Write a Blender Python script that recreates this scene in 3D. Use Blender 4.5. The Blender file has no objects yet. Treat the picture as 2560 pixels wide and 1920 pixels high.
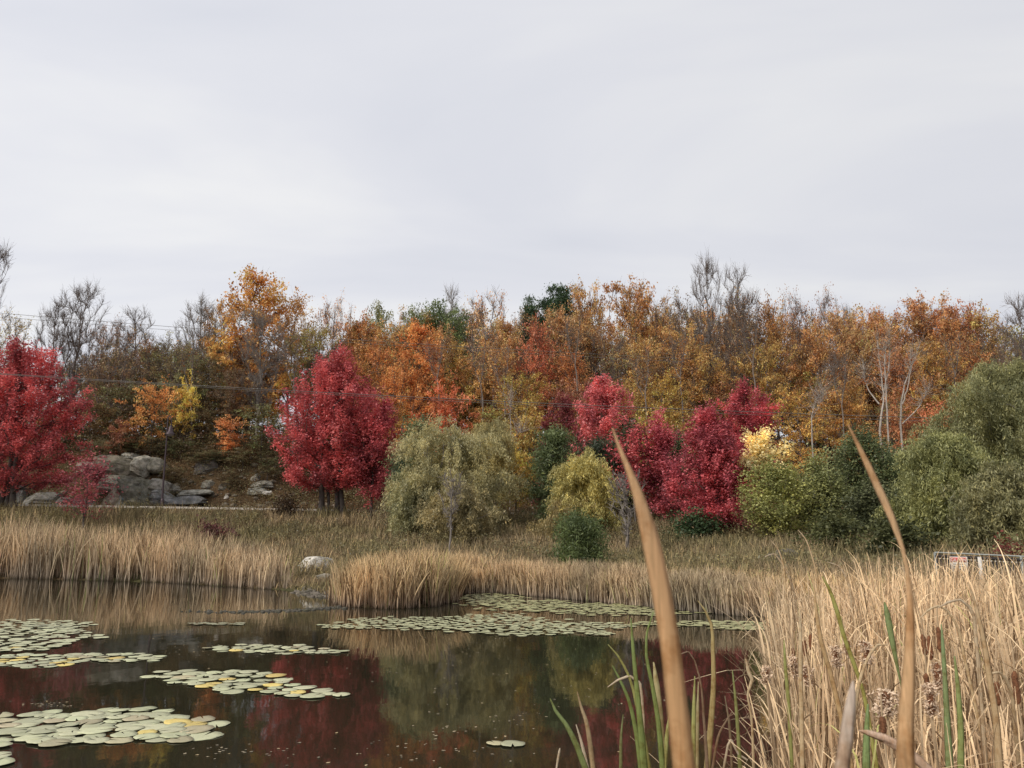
import bpy, math, random
import numpy as np
from mathutils import Vector, Matrix

rng = np.random.default_rng(7)
random.seed(7)
scene = bpy.context.scene
COL = scene.collection

# ------------------------------------------------------------------ camera
F = 1950.0; CZ = 1.8; TH = math.atan((1355-960)/F)
cam_d = bpy.data.cameras.new("camera"); cam = bpy.data.objects.new("camera", cam_d); COL.objects.link(cam)
cam.location = (0, 0, CZ); cam.rotation_euler = (math.pi/2+TH, 0, 0)
cam_d.sensor_width = 36; cam_d.lens = 36*F/2560; cam_d.clip_end = 6000; cam_d.clip_start = 0.05
cam_d.dof.use_dof = True; cam_d.dof.focus_distance = 9.0; cam_d.dof.aperture_fstop = 10.0
scene.camera = cam
def ray(px, py):
    a = (px-1280)/F; b = (960-py)/F; c, s = math.cos(TH), math.sin(TH)
    return np.array([a, c-b*s, s+b*c])
def at(px, py, Y):
    d = ray(px, py); return np.array([0, 0, CZ])+d*(Y/d[1])
def hitz(px, py, z=0.0):
    d = ray(px, py); return np.array([0, 0, CZ])+d*((z-CZ)/d[2])

# ------------------------------------------------------------------ shoreline and ground height
far = [(-700,1442),(-250,1442),(0,1446),(200,1450),(400,1456),(560,1466),(680,1474),(760,1482),(820,1496),(832,1512),(900,1520),(1000,1523),
       (1090,1517),(1138,1502),(1150,1482),(1250,1483),(1400,1496),(1560,1511),(1700,1527),(1850,1540),(1965,1548)]
poly = [hitz(x, y)[:2] for x, y in far]
poly += [np.array(p) for p in [(5.2,14.5),(3.5,10.6),(2.35,7.2),(1.55,4.6),(1.1,2.9),(0.3,2.2),(-2,1.6),(-8,1.0),(-30,2.0),(-60,6.0)]]
poly = np.array(poly)
def sdist(x, y):
    x = np.asarray(x, float); y = np.asarray(y, float)
    sh = x.shape; x = x.ravel(); y = y.ravel()
    d = np.full(x.shape, 1e9); ins = np.zeros(x.shape, bool)
    n = len(poly)
    for i in range(n):
        a = poly[i]; b = poly[(i+1) % n]; e = b-a
        t = np.clip(((x-a[0])*e[0]+(y-a[1])*e[1])/(e@e), 0, 1)
        d = np.minimum(d, np.hypot(x-a[0]-t*e[0], y-a[1]-t*e[1]))
        c = ((a[1] > y) != (b[1] > y))
        if abs(e[1]) > 1e-9:
            ins ^= c & (x < e[0]*(y-a[1])/e[1]+a[0])
    return np.where(ins, -d, d).reshape(sh)
def sm(t): t = np.clip(t, 0, 1); return t*t*(3-2*t)
def wav(x, y, s, k=0.0):
    return (np.sin(x/s+k)*np.cos(y/s*1.3+k*2)+0.6*np.sin(x/s*2.1+y/s*1.7+k)+0.35*np.cos(x/s*4.3-y/s*3.7+k*3))/1.95
YR = 58.0
def zroad(x): return np.clip(4.35-0.0165*(x+38), 3.0, 4.8)
def ground(x, y):
    x = np.asarray(x, float); y = np.asarray(y, float)
    d = sdist(x, y); zr = zroad(x)
    t = np.clip((d-3)/np.maximum(d-3+(YR-2.5-y), 0.1), 0, 1)
    land = 0.28*sm(d/1.5)+(zr-0.28)*np.power(t, 1.15)*(y > 12)+0.12*wav(x, y, 3.1)*sm((d-2)/5)*(y < YR-4)*(y > 8)
    shore = np.where(d < 0, np.maximum(-0.8, d*0.45), land)
    past = y-(YR+3.2)
    rock = sm((x+60)/8)*sm((-14-x)/10)
    h = zr+rock*(4.3*sm((past-0.5)/5.0))+np.clip(past, 0, 60)*(0.27-0.09*rock)*(1-0.14*sm((-x-10)/20))
    h = h+np.clip(past, 0, 6)/6*(0.5*wav(x, y, 5.0, 1)+0.25*wav(x, y, 1.9, 2))
    h = np.where(past > 44, h-(past-44)*0.20, h)
    h = np.where(past > 110, np.maximum(h, 2.0), h)
    z = np.where((y > YR-2.5) & (past <= 0), zr, shore)
    z = np.where(past > 0, h, z)
    return z
def g(x, y): return float(ground(np.array([x]), np.array([y]))[0])
_Y = np.arange(2.0, 130, 0.05)
def ghit(px, py, ymin=2.0):
    d = ray(px, py); Y = _Y[_Y >= ymin]; t = Y/d[1]
    X = d[0]*t; Z = CZ+d[2]*t; G = ground(X, Y)
    k = np.where(G >= Z)[0]
    k = k[0] if len(k) else len(Y)-1
    return np.array([X[k], Y[k], G[k]])

# ------------------------------------------------------------------ helpers
def tag(o, label=None, cat=None, group=None, kind=None):
    if label: o["label"] = label
    if cat: o["category"] = cat
    if group: o["group"] = group
    if kind: o["kind"] = kind
    return o
def link(o, parent=None):
    COL.objects.link(o)
    if parent: o.parent = parent
    return o
def empty(name, loc, rz=0):
    o = bpy.data.objects.new(name, None); o.empty_display_size = 0.2
    o.location = [float(v) for v in loc]; o.rotation_euler = (0, 0, rz); return link(o)
def raw_mesh(name, V, Q, mat, v=None, t=None, smooth=False):
    V = np.asarray(V, np.float32).reshape(-1, 3); Q = np.asarray(Q, np.int32)
    k = Q.shape[1]; me = bpy.data.meshes.new(name)
    me.vertices.add(len(V)); me.vertices.foreach_set("co", V.ravel())
    me.loops.add(Q.size); me.loops.foreach_set("vertex_index", Q.ravel())
    me.polygons.add(len(Q)); me.polygons.foreach_set("loop_start", np.arange(0, Q.size, k, dtype=np.int32))
    me.polygons.foreach_set("loop_total", np.full(len(Q), k, np.int32))
    if smooth: me.polygons.foreach_set("use_smooth", np.ones(len(Q), bool))
    me.update(calc_edges=True)
    if v is not None:
        a = me.attributes.new("v", "FLOAT", "FACE"); a.data.foreach_set("value", np.asarray(v, np.float32))
    if t is not None:
        a = me.attributes.new("t", "FLOAT", "POINT"); a.data.foreach_set("value", np.asarray(t, np.float32))
    if mat: me.materials.append(mat)
    return me
def obj(name, me, parent=None, loc=(0, 0, 0), color=None):
    o = bpy.data.objects.new(name, me); o.location = [float(v) for v in loc]
    if color is not None: o.color = (color[0], color[1], color[2], 1)
    return link(o, parent)
def tubes(P0, P1, R0, R1, n=5):
    P0 = np.asarray(P0, float); P1 = np.asarray(P1, float); R0 = np.asarray(R0, float); R1 = np.asarray(R1, float)
    d = P1-P0; L = np.linalg.norm(d, axis=1, keepdims=True); d = d/np.maximum(L, 1e-9)
    ref = np.where(np.abs(d[:, 2:3]) > 0.9, np.array([[1., 0, 0]]), np.array([[0, 0, 1.]]))
    u = np.cross(d, ref); u /= np.maximum(np.linalg.norm(u, axis=1, keepdims=True), 1e-9); w = np.cross(d, u)
    a = np.arange(n)*2*np.pi/n
    ring = u[:, None]*np.cos(a)[None, :, None]+w[:, None]*np.sin(a)[None, :, None]
    A = P0[:, None]+ring*R0[:, None, None]; B = P1[:, None]+ring*R1[:, None, None]
    V = np.concatenate([A, B], 1).reshape(-1, 3)
    base = (np.arange(len(P0))*2*n)[:, None]; i = np.arange(n)[None]; j = (i+1) % n
    Q = np.stack([base+i, base+j, base+n+j, base+n+i], -1).reshape(-1, 4)
    return V, Q
def path_tube(pts, rad, n=10):
    """one continuous tube through pts"""
    pts = np.asarray(pts, float); m = len(pts); V = []
    rad = np.broadcast_to(np.asarray(rad, float), (m,))
    tg = np.gradient(pts, axis=0); tg /= np.linalg.norm(tg, axis=1, keepdims=True)
    u = np.array([1., 0, 0]) if abs(tg[0][0]) < .9 else np.array([0, 1., 0])
    for k in range(m):
        u = u-tg[k]*(u@tg[k]); u /= np.linalg.norm(u); w = np.cross(tg[k], u)
        for i in range(n):
            a = 2*math.pi*i/n; V.append(pts[k]+(u*math.cos(a)+w*math.sin(a))*rad[k])
    Q = [[k*n+i, k*n+(i+1) % n, (k+1)*n+(i+1) % n, (k+1)*n+i] for k in range(m-1) for i in range(n)]
    return np.array(V), np.array(Q)
def merge(parts):
    Vs, Qs, off = [], [], 0
    for V, Q in parts:
        Vs.append(np.asarray(V, float)); Qs.append(np.asarray(Q)+off); off += len(V)
    return np.concatenate(Vs), np.concatenate(Qs)
def box(c, s, rz=0):
    c = np.array(c, float); s = np.array(s, float)/2
    V = np.array([[x, y, z] for x in (-1, 1) for y in (-1, 1) for z in (-1, 1)])*s
    R = np.array([[math.cos(rz), -math.sin(rz), 0], [math.sin(rz), math.cos(rz), 0], [0, 0, 1]])
    return V@R.T+c, np.array([[0, 1, 3, 2], [4, 6, 7, 5], [0, 4, 5, 1], [2, 3, 7, 6], [0, 2, 6, 4], [1, 5, 7, 3]])

# ------------------------------------------------------------------ materials
def new_mat(name):
    m = bpy.data.materials.new(name); m.use_nodes = True; nt = m.node_tree; nt.nodes.clear()
    out = nt.nodes.new("ShaderNodeOutputMaterial"); return m, nt, out
def N(nt, typ, **kw):
    n = nt.nodes.new(typ)
    for k, v in kw.items():
        if hasattr(n, k): setattr(n, k, v)
        else: n.inputs[k].default_value = v
    return n
def ramp(nt, stops, fac=None):
    r = nt.nodes.new("ShaderNodeValToRGB"); e = r.color_ramp.elements
    while len(e) < len(stops): e.new(0.5)
    for i, (p, c) in enumerate(stops):
        e[i].position = p; e[i].color = (c[0], c[1], c[2], 1)
    if fac is not None: nt.links.new(fac, r.inputs[0])
    return r
def g3(v): return (v, v, v)
def mixc(nt, a, b, fac, mode='MIX'):
    m = nt.nodes.new("ShaderNodeMix"); m.data_type = 'RGBA'; m.blend_type = mode; m.clamp_result = False
    for s, x in ((m.inputs[6], a), (m.inputs[7], b), (m.inputs[0], fac)):
        if isinstance(x, (tuple, list)): s.default_value = (x[0], x[1], x[2], 1)
        elif isinstance(x, (int, float)): s.default_value = x
        else: nt.links.new(x, s)
    return m.outputs[2]
def noise(nt, scale, detail=4, rough=.6, coord=None, dist=0):
    n = N(nt, "ShaderNodeTexNoise"); n.inputs["Scale"].default_value = scale; n.inputs["Detail"].default_value = detail
    n.inputs["Roughness"].default_value = rough; n.inputs["Distortion"].default_value = dist
    if coord is not None: nt.links.new(coord, n.inputs["Vector"])
    return n.outputs["Fac"]
def leafy(name, v_stops, transl=0.35, gloss=0.12):
    """leaf material: colour from Object Info, shade and hue per leaf from the face attribute v"""
    m, nt, out = new_mat(name)
    oi = N(nt, "ShaderNodeObjectInfo"); at_ = N(nt, "ShaderNodeAttribute"); at_.attribute_name = "v"
    r = ramp(nt, v_stops, at_.outputs["Fac"])
    geo = N(nt, "ShaderNodeNewGeometry")
    big = ramp(nt, [(.35, (.72, .72, .72)), (.62, (1.35, 1.3, 1.2))], noise(nt, .6, 3, .6, geo.outputs["Position"]))
    c = mixc(nt, mixc(nt, oi.outputs["Color"], r.outputs[0], 1.0, 'MULTIPLY'), big.outputs[0], 1.0, 'MULTIPLY')
    d = N(nt, "ShaderNodeBsdfDiffuse"); t = N(nt, "ShaderNodeBsdfTranslucent"); gl = N(nt, "ShaderNodeBsdfGlossy"); gl.inputs["Roughness"].default_value = .45
    nt.links.new(c, d.inputs[0]); nt.links.new(c, t.inputs[0])
    m1 = N(nt, "ShaderNodeMixShader"); m1.inputs[0].default_value = transl
    nt.links.new(d.outputs[0], m1.inputs[1]); nt.links.new(t.outputs[0], m1.inputs[2])
    m2 = N(nt, "ShaderNodeMixShader"); m2.inputs[0].default_value = gloss*.22
    nt.links.new(m1.outputs[0], m2.inputs[1]); nt.links.new(gl.outputs[0], m2.inputs[2]); nt.links.new(m2.outputs[0], out.inputs[0])
    return m
M = {}
M['leaf'] = leafy("autumn_leaf", [(0, (.45, .42, .5)), (.35, (.8, .75, .8)), (.7, (1.15, 1.15, 1.1)), (.88, (1.4, 1.6, 1.5)), (1, (1.7, 3.8, 3.6))])  # last stop paints pale pinkish highlight specks on a few leaves
M['hleaf'] = leafy("wood_leaf", [(0, (.45, .35, .35)), (.3, (.85, .6, .5)), (.6, (1.0, 1.0, 1.0)), (.85, (1.25, 1.35, 1.2)), (1, (.8, 1.45, 1.0))])
M['gleaf'] = leafy("green_leaf", [(0, (.45, .5, .5)), (.5, (.95, .95, .95)), (.85, (1.35, 1.3, 1.2)), (1, (1.9, 1.7, 1.3))])
def blade_mat(name, low, mid, top, dark=(.12, .08, .05)):
    m, nt, out = new_mat(name)
    a = N(nt, "ShaderNodeAttribute"); a.attribute_name = "v"; t = N(nt, "ShaderNodeAttribute"); t.attribute_name = "t"
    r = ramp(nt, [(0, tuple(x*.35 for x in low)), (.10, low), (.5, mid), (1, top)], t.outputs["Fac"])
    v = ramp(nt, [(0, (.22, .19, .17)), (.18, (.4, .36, .33)), (.4, g3(.85)), (.75, (1.15, 1.13, 1.1)), (.975, (1.4, 1.38, 1.3)), (.985, (.6, .85, .5)), (1, (.8, 1.0, .6))], a.outputs["Fac"])  # darkest stops paint shade gaps between blades, the rest is tone variation
    geo = N(nt, "ShaderNodeNewGeometry")
    big = ramp(nt, [(.32, (.72, .74, .72)), (.65, (1.2, 1.12, 1.0))], noise(nt, .35, 3, .6, geo.outputs["Position"]))
    c = mixc(nt, mixc(nt, r.outputs[0], v.outputs[0], 1.0, 'MULTIPLY'), big.outputs[0], 1.0, 'MULTIPLY')
    d = N(nt, "ShaderNodeBsdfDiffuse"); tr = N(nt, "ShaderNodeBsdfTranslucent"); nt.links.new(c, d.inputs[0]); nt.links.new(c, tr.inputs[0])
    mx = N(nt, "ShaderNodeMixShader"); mx.inputs[0].default_value = .2
    nt.links.new(d.outputs[0], mx.inputs[1]); nt.links.new(tr.outputs[0], mx.inputs[2]); nt.links.new(mx.outputs[0], out.inputs[0])
    return m
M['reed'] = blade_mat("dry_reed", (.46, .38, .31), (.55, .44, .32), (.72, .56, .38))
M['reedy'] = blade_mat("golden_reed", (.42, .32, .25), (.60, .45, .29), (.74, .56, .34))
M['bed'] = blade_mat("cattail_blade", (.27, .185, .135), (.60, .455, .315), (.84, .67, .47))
def pri(name, col, rough=.8, metal=0, spec=.3, nscale=None, amt=.25, bump=0, coord='Object', trans=0):
    m, nt, out = new_mat(name); b = N(nt, "ShaderNodeBsdfPrincipled")
    b.inputs["Roughness"].default_value = rough; b.inputs["Metallic"].default_value = metal; b.inputs["Specular IOR Level"].default_value = spec
    tc = N(nt, "ShaderNodeTexCoord")
    f = noise(nt, nscale or 8, 6, .65, tc.outputs[coord])
    lo = tuple(x*(1-amt) for x in col); hi = tuple(x*(1+amt) for x in col)
    r = ramp(nt, [(.3, lo), (.7, hi)], f); nt.links.new(r.outputs[0], b.inputs["Base Color"])
    if bump:
        bp = N(nt, "ShaderNodeBump"); bp.inputs["Strength"].default_value = bump; bp.inputs["Distance"].default_value = .03
        nt.links.new(f, bp.inputs["Height"]); nt.links.new(bp.outputs[0], b.inputs["Normal"])
    nt.links.new(b.outputs[0], out.inputs[0]); return m
M['bark'] = pri("bark", (.10, .085, .075), .95, nscale=3, amt=.45, bump=.4)
M['greybark'] = pri("grey_bark", (.22, .19, .165), .95, nscale=2.5, amt=.35, bump=.4)
M['palebark'] = pri("pale_bark", (.40, .35, .30), .9, nscale=2.0, amt=.35)
M['slimbark'] = pri("slim_bark", (.20, .165, .14), .9, nscale=2.0, amt=.4)
M['twig'] = pri("twig", (.17, .135, .115), .95, nscale=3, amt=.3)
M['metal'] = pri("weathered_metal", (.11, .10, .095), .6, .3, nscale=20)
M['lampmetal'] = pri("lamp_metal", (.075, .055, .06), .5, .4, nscale=20)
M['glass'] = pri("lamp_glass", (.35, .34, .33), .2, 0, .5, nscale=5)
M['galv'] = pri("galvanised_rail", (.27, .28, .26), .5, .4, nscale=15)
M['picket'] = pri("dark_picket", (.035, .03, .028), .8, nscale=15)
M['whitepost'] = pri("pale_post", (.62, .58, .52), .7, nscale=15)
M['white'] = pri("sign_white", (.82, .78, .70), .5, nscale=9, amt=.08)
M['red'] = pri("sign_red", (.50, .05, .045), .5, nscale=9, amt=.12)
M['ink'] = pri("sign_ink", (.16, .14, .12), .6, nscale=9, amt=.1)
M['cable'] = pri("cable", (.16, .145, .13), .6, nscale=1)
M['kerb'] = pri("kerb_stone", (.55, .50, .43), .9, nscale=1.5, amt=.2)
M['road'] = pri("asphalt", (.055, .054, .053), .9, nscale=6, amt=.25)
M['seed'] = pri("cattail_seed", (.20, .085, .04), .95, nscale=60, amt=.5, bump=.6)
M['stem'] = pri("cattail_stem", (.42, .30, .18), .8, nscale=8, amt=.25)
# tinted blade for the separate cattail leaves: object colour, streaks along the blade
def leafblade():
    m, nt, out = new_mat("cattail_leaf"); oi = N(nt, "ShaderNodeObjectInfo"); t = N(nt, "ShaderNodeAttribute"); t.attribute_name = "t"
    a = N(nt, "ShaderNodeAttribute"); a.attribute_name = "v"
    geo = N(nt, "ShaderNodeTexCoord"); mp = N(nt, "ShaderNodeMapping"); mp.inputs["Scale"].default_value = (420, 420, 5)
    nt.links.new(geo.outputs["Object"], mp.inputs[0])
    n = ramp(nt, [(.3, (.72, .72, .70)), (.7, (1.2, 1.18, 1.15))], noise(nt, 1.0, 4, .6, mp.outputs[0]))
    tipc = ramp(nt, [(0, (.8, .85, .8)), (.55, (1, 1, 1)), (.85, (1.0, 1.0, 1.0)), (1, (1.12, 1.2, 1.35))], t.outputs["Fac"])
    sp = ramp(nt, [(.46, (1, 1, 1)), (.60, (.78, .68, .58)), (.72, (.5, .38, .3))], noise(nt, 22, 5, .7, geo.outputs["Object"]))
    c = mixc(nt, mixc(nt, mixc(nt, oi.outputs["Color"], n.outputs[0], 1.0, 'MULTIPLY'), tipc.outputs[0], 1.0, 'MULTIPLY'), sp.outputs[0], 1.0, 'MULTIPLY')
    b = N(nt, "ShaderNodeBsdfPrincipled"); b.inputs["Roughness"].default_value = .6; b.inputs["Specular IOR Level"].default_value = .15
    nt.links.new(c, b.inputs["Base Color"]); tr = N(nt, "ShaderNodeBsdfTranslucent"); nt.links.new(c, tr.inputs[0])
    mx = N(nt, "ShaderNodeMixShader"); mx.inputs[0].default_value = .25
    nt.links.new(b.outputs[0], mx.inputs[1]); nt.links.new(tr.outputs[0], mx.inputs[2]); nt.links.new(mx.outputs[0], out.inputs[0]); return m
M['cleaf'] = leafblade()
def fluffm():
    m, nt, out = new_mat("seed_fluff"); oi = N(nt, "ShaderNodeObjectInfo"); a = N(nt, "ShaderNodeAttribute"); a.attribute_name = "v"
    r = ramp(nt, [(0, g3(.8)), (1, g3(1.15))], a.outputs["Fac"]); c = mixc(nt, (.74, .56, .40), r.outputs[0], 1.0, 'MULTIPLY')
    d = N(nt, "ShaderNodeBsdfDiffuse"); nt.links.new(c, d.inputs[0]); nt.links.new(d.outputs[0], out.inputs[0]); return m
M['fluff'] = fluffm()
def padm():
    m, nt, out = new_mat("lily_pad"); oi = N(nt, "ShaderNodeObjectInfo"); tc = N(nt, "ShaderNodeTexCoord")
    n = ramp(nt, [(.3, (.8, .84, .75)), (.62, (1.1, 1.08, 1.0)), (.8, (1.15, 1.0, .75))], noise(nt, 7, 5, .65, tc.outputs["Object"]))
    c = mixc(nt, oi.outputs["Color"], n.outputs[0], 1.0, 'MULTIPLY')
    b = N(nt, "ShaderNodeBsdfPrincipled"); b.inputs["Roughness"].default_value = .42; b.inputs["Specular IOR Level"].default_value = .5
    nt.links.new(c, b.inputs["Base Color"]); nt.links.new(b.outputs[0], out.inputs[0]); return m
M['pad'] = padm()
def rockm():
    m, nt, out = new_mat("rock"); oi = N(nt, "ShaderNodeObjectInfo"); tc = N(nt, "ShaderNodeNewGeometry")
    P = tc.outputs["Position"]
    n1 = ramp(nt, [(.34, (.32, .32, .32)), (.48, (.85, .85, .83)), (.66, (1.35, 1.3, 1.2))], noise(nt, 1.8, 8, .68, P, .6))
    n2 = ramp(nt, [(.45, g3(0)), (.6, g3(1))], noise(nt, 3.2, 6, .7, P))
    c = mixc(nt, oi.outputs["Color"], n1.outputs[0], 1.0, 'MULTIPLY')
    f = N(nt, "ShaderNodeMath"); f.operation = 'MULTIPLY'; f.inputs[1].default_value = .6; nt.links.new(n2.outputs[0], f.inputs[0])
    c = mixc(nt, c, (.09, .085, .05), f.outputs[0])
    b = N(nt, "ShaderNodeBsdfPrincipled"); b.inputs["Roughness"].default_value = .9; b.inputs["Specular IOR Level"].default_value = .2
    bp = N(nt, "ShaderNodeBump"); bp.inputs["Strength"].default_value = .7; bp.inputs["Distance"].default_value = .1
    nt.links.new(noise(nt, 5, 8, .7, P), bp.inputs["Height"]); nt.links.new(bp.outputs[0], b.inputs["Normal"])
    nt.links.new(c, b.inputs["Base Color"]); nt.links.new(b.outputs[0], out.inputs[0]); return m
M['rock'] = rockm()
def groundm():
    m, nt, out = new_mat("ground_soil"); geo = N(nt, "ShaderNodeNewGeometry"); P = geo.outputs["Position"]
    a = ramp(nt, [(.3, (.050, .036, .022)), (.5, (.10, .068, .038)), (.68, (.16, .105, .055))], noise(nt, .35, 8, .65, P))
    b_ = ramp(nt, [(.35, (.45, .4, .38)), (.5, g3(1)), (.64, (1.5, 1.35, 1.15)), (.72, (2.1, 1.8, 1.5))], noise(nt, 5.5, 8, .8, P))
    c = mixc(nt, a.outputs[0], b_.outputs[0], 1.0, 'MULTIPLY')
    gr = ramp(nt, [(.42, g3(0)), (.6, g3(.75))], noise(nt, .22, 4, .6, P))
    sx = N(nt, "ShaderNodeSeparateXYZ"); nt.links.new(P, sx.inputs[0])
    lo = N(nt, "ShaderNodeMapRange"); nt.links.new(sx.outputs[1], lo.inputs[0]); lo.inputs[1].default_value = 52; lo.inputs[2].default_value = 60; lo.inputs[3].default_value = 1; lo.inputs[4].default_value = .12
    f = N(nt, "ShaderNodeMath"); f.operation = 'MULTIPLY'; nt.links.new(gr.outputs[0], f.inputs[0]); nt.links.new(lo.outputs[0], f.inputs[1])
    c = mixc(nt, c, (.085, .085, .035), f.outputs[0])
    b = N(nt, "ShaderNodeBsdfPrincipled"); b.inputs["Roughness"].default_value = 1; b.inputs["Specular IOR Level"].default_value = .1
    bp = N(nt, "ShaderNodeBump"); bp.inputs["Strength"].default_value = .8; bp.inputs["Distance"].default_value = .12
    nt.links.new(noise(nt, 4, 8, .75, P), bp.inputs["Height"]); nt.links.new(bp.outputs[0], b.inputs["Normal"])
    nt.links.new(c, b.inputs["Base Color"]); nt.links.new(b.outputs[0], out.inputs[0]); return m
M['ground'] = groundm()
def waterm():
    m, nt, out = new_mat("pond_water"); geo = N(nt, "ShaderNodeNewGeometry"); P = geo.outputs["Position"]
    b = N(nt, "ShaderNodeBsdfPrincipled"); b.inputs["Base Color"].default_value = (0.022, .021, .012, 1); b.inputs["Roughness"].default_value = .035
    b.inputs["IOR"].default_value = 1.27; b.inputs["Specular IOR Level"].default_value = .5
    mp = N(nt, "ShaderNodeMapping"); mp.inputs["Scale"].default_value = (1, .55, 1); nt.links.new(P, mp.inputs[0])
    bp = N(nt, "ShaderNodeBump"); bp.inputs["Strength"].default_value = .10; bp.inputs["Distance"].default_value = .02
    nt.links.new(noise(nt, 2.2, 3, .5, mp.outputs[0]), bp.inputs["Height"])
    nt.links.new(bp.outputs[0], b.inputs["Normal"]); nt.links.new(b.outputs[0], out.inputs[0]); return m
M['water'] = waterm()

# ------------------------------------------------------------------ world and sun
SUN_EL = math.radians(38); SUN_AZ = math.radians(232)   # compass: 0 = +Y, clockwise; behind and left of the camera
w = bpy.data.worlds.new("World"); scene.world = w; w.use_nodes = True; nt = w.node_tree; nt.nodes.clear()
wo = nt.nodes.new("ShaderNodeOutputWorld"); bg = nt.nodes.new("ShaderNodeBackground"); sk = nt.nodes.new("ShaderNodeTexSky")
sk.sky_type = 'NISHITA'; sk.sun_disc = False; sk.sun_elevation = SUN_EL; sk.sun_rotation = SUN_AZ
tc = nt.nodes.new("ShaderNodeTexCoord"); sp = nt.nodes.new("ShaderNodeSeparateXYZ"); nt.links.new(tc.outputs["Generated"], sp.inputs[0])
ad = N(nt, "ShaderNodeMath"); ad.operation = 'ADD'; ad.inputs[1].default_value = .22; nt.links.new(sp.outputs[2], ad.inputs[0])
mxz = N(nt, "ShaderNodeMath"); mxz.operation = 'MAXIMUM'; mxz.inputs[1].default_value = .05; nt.links.new(ad.outputs[0], mxz.inputs[0])
dx = N(nt, "ShaderNodeMath"); dx.operation = 'DIVIDE'; nt.links.new(sp.outputs[0], dx.inputs[0]); nt.links.new(mxz.outputs[0], dx.inputs[1])
dy = N(nt, "ShaderNodeMath"); dy.operation = 'DIVIDE'; nt.links.new(sp.outputs[1], dy.inputs[0]); nt.links.new(mxz.outputs[0], dy.inputs[1])
cb = N(nt, "ShaderNodeCombineXYZ"); nt.links.new(dx.outputs[0], cb.inputs[0]); nt.links.new(dy.outputs[0], cb.inputs[1])
mp = N(nt, "ShaderNodeMapping"); mp.inputs["Rotation"].default_value = (0, 0, .35); mp.inputs["Scale"].default_value = (.55, 1.25, 1); mp.inputs["Location"].default_value = (.3, .9, 0)
nt.links.new(cb.outputs[0], mp.inputs[0])
cl = noise(nt, 1.25, 5, .48, mp.outputs[0], .5)
cr = ramp(nt, [(.32, (6.8, 7.0, 7.7)), (.5, (7.65, 7.75, 8.25)), (.66, (8.8, 8.8, 8.85))], cl)
# brighter cloud towards the left
lf = N(nt, "ShaderNodeMapRange"); nt.links.new(sp.outputs[0], lf.inputs[0]); lf.inputs[1].default_value = -.55; lf.inputs[2].default_value = .55; lf.inputs[3].default_value = 1.06; lf.inputs[4].default_value = .95
vm = N(nt, "ShaderNodeVectorMath"); vm.operation = 'SCALE'; nt.links.new(cr.outputs[0], vm.inputs[0]); nt.links.new(lf.outputs[0], vm.inputs[3])
nt.links.new(mixc(nt, sk.outputs[0], vm.outputs[0], .96), bg.inputs[0]); bg.inputs[1].default_value = .1
nt.links.new(bg.outputs[0], wo.inputs[0])
sd = bpy.data.lights.new("sun", 'SUN'); sd.energy = 2.6; sd.angle = math.radians(12); sd.color = (1, .95, .87)
so = bpy.data.objects.new("sun", sd); link(so)
sdir = Vector((math.sin(SUN_AZ)*math.cos(SUN_EL), math.cos(SUN_AZ)*math.cos(SUN_EL), math.sin(SUN_EL)))
so.rotation_euler = sdir.to_track_quat('Z', 'Y').to_euler(); so.location = (0, 0, 40)
scene.view_settings.view_transform = 'Standard'; scene.view_settings.look = 'None'; scene.view_settings.exposure = 0
scene.render.engine = 'CYCLES'; scene.cycles.max_bounces = 6; scene.cycles.transparent_max_bounces = 4; scene.cycles.use_denoising = True
scene.cycles.diffuse_bounces = 3

# ------------------------------------------------------------------ terrain, water, road
def axis(a, b, step, outer):
    return np.array([-o for o in outer[::-1]]+list(np.arange(a, b+step/2, step))+list(outer))
xs = axis(-92, 92, .8, [110, 150, 250, 500, 1200, 2500])
ys = np.array([-2500, -1200, -500, -200, -80, -30, -10]+list(np.arange(-4, 66, .45))+list(np.arange(66, 150, 1.2))+[170, 200, 260, 400, 800, 1500, 2500])
X, Yg = np.meshgrid(xs, ys); Z = ground(X, Yg)
outm = (np.abs(X) > 120) | (Yg < -20); Z = np.where(outm & (Yg < 60), np.maximum(Z, .3), Z)
nx, ny = len(xs), len(ys); idx = np.arange(nx*ny).reshape(ny, nx)
Q = np.stack([idx[:-1, :-1], idx[:-1, 1:], idx[1:, 1:], idx[1:, :-1]], -1).reshape(-1, 4)
tag(obj("ground", raw_mesh("ground", np.stack([X, Yg, Z], -1), Q, M['ground'], smooth=True)), "brown and olive ground rising from the pond shore to the wooded hillside", "ground", kind="structure")
V = np.array([[-110, -3, 0], [60, -3, 0], [60, 50, 0], [-110, 50, 0]])
tag(obj("water", raw_mesh("water", V, [[0, 1, 2, 3]], M['water'])), "dark still pond water reflecting the red and green trees", "pond", kind="structure")
rx = np.arange(-110, 60, 2.0)
def strip(y0, y1, dz, h=0):
    V = []; Q = []
    for x in rx:
        z = float(zroad(x))+dz; V += [[x, y0, z], [x, y1, z]]
        if h: V += [[x, y0, z-h], [x, y1, z-h]]
    k = 4 if h else 2
    for i in range(len(rx)-1):
        a = i*k; b = a+k; Q.append([a, b, b+1, a+1])
        if h: Q += [[a+2, b+2, b, a], [a+1, b+1, b+3, a+3]]
    return np.array(V), np.array(Q)
tag(obj("road", raw_mesh("road", *strip(YR-1.9, YR+2.9, .02), M['road'])), "grey asphalt road running along the top of the embankment", "road", kind="structure")
tag(obj("kerb", raw_mesh("kerb", *strip(YR-2.15, YR-1.9, .14, .3), M['kerb'])), "pale thin kerb line along the near edge of the road", "kerb", kind="structure")

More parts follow.
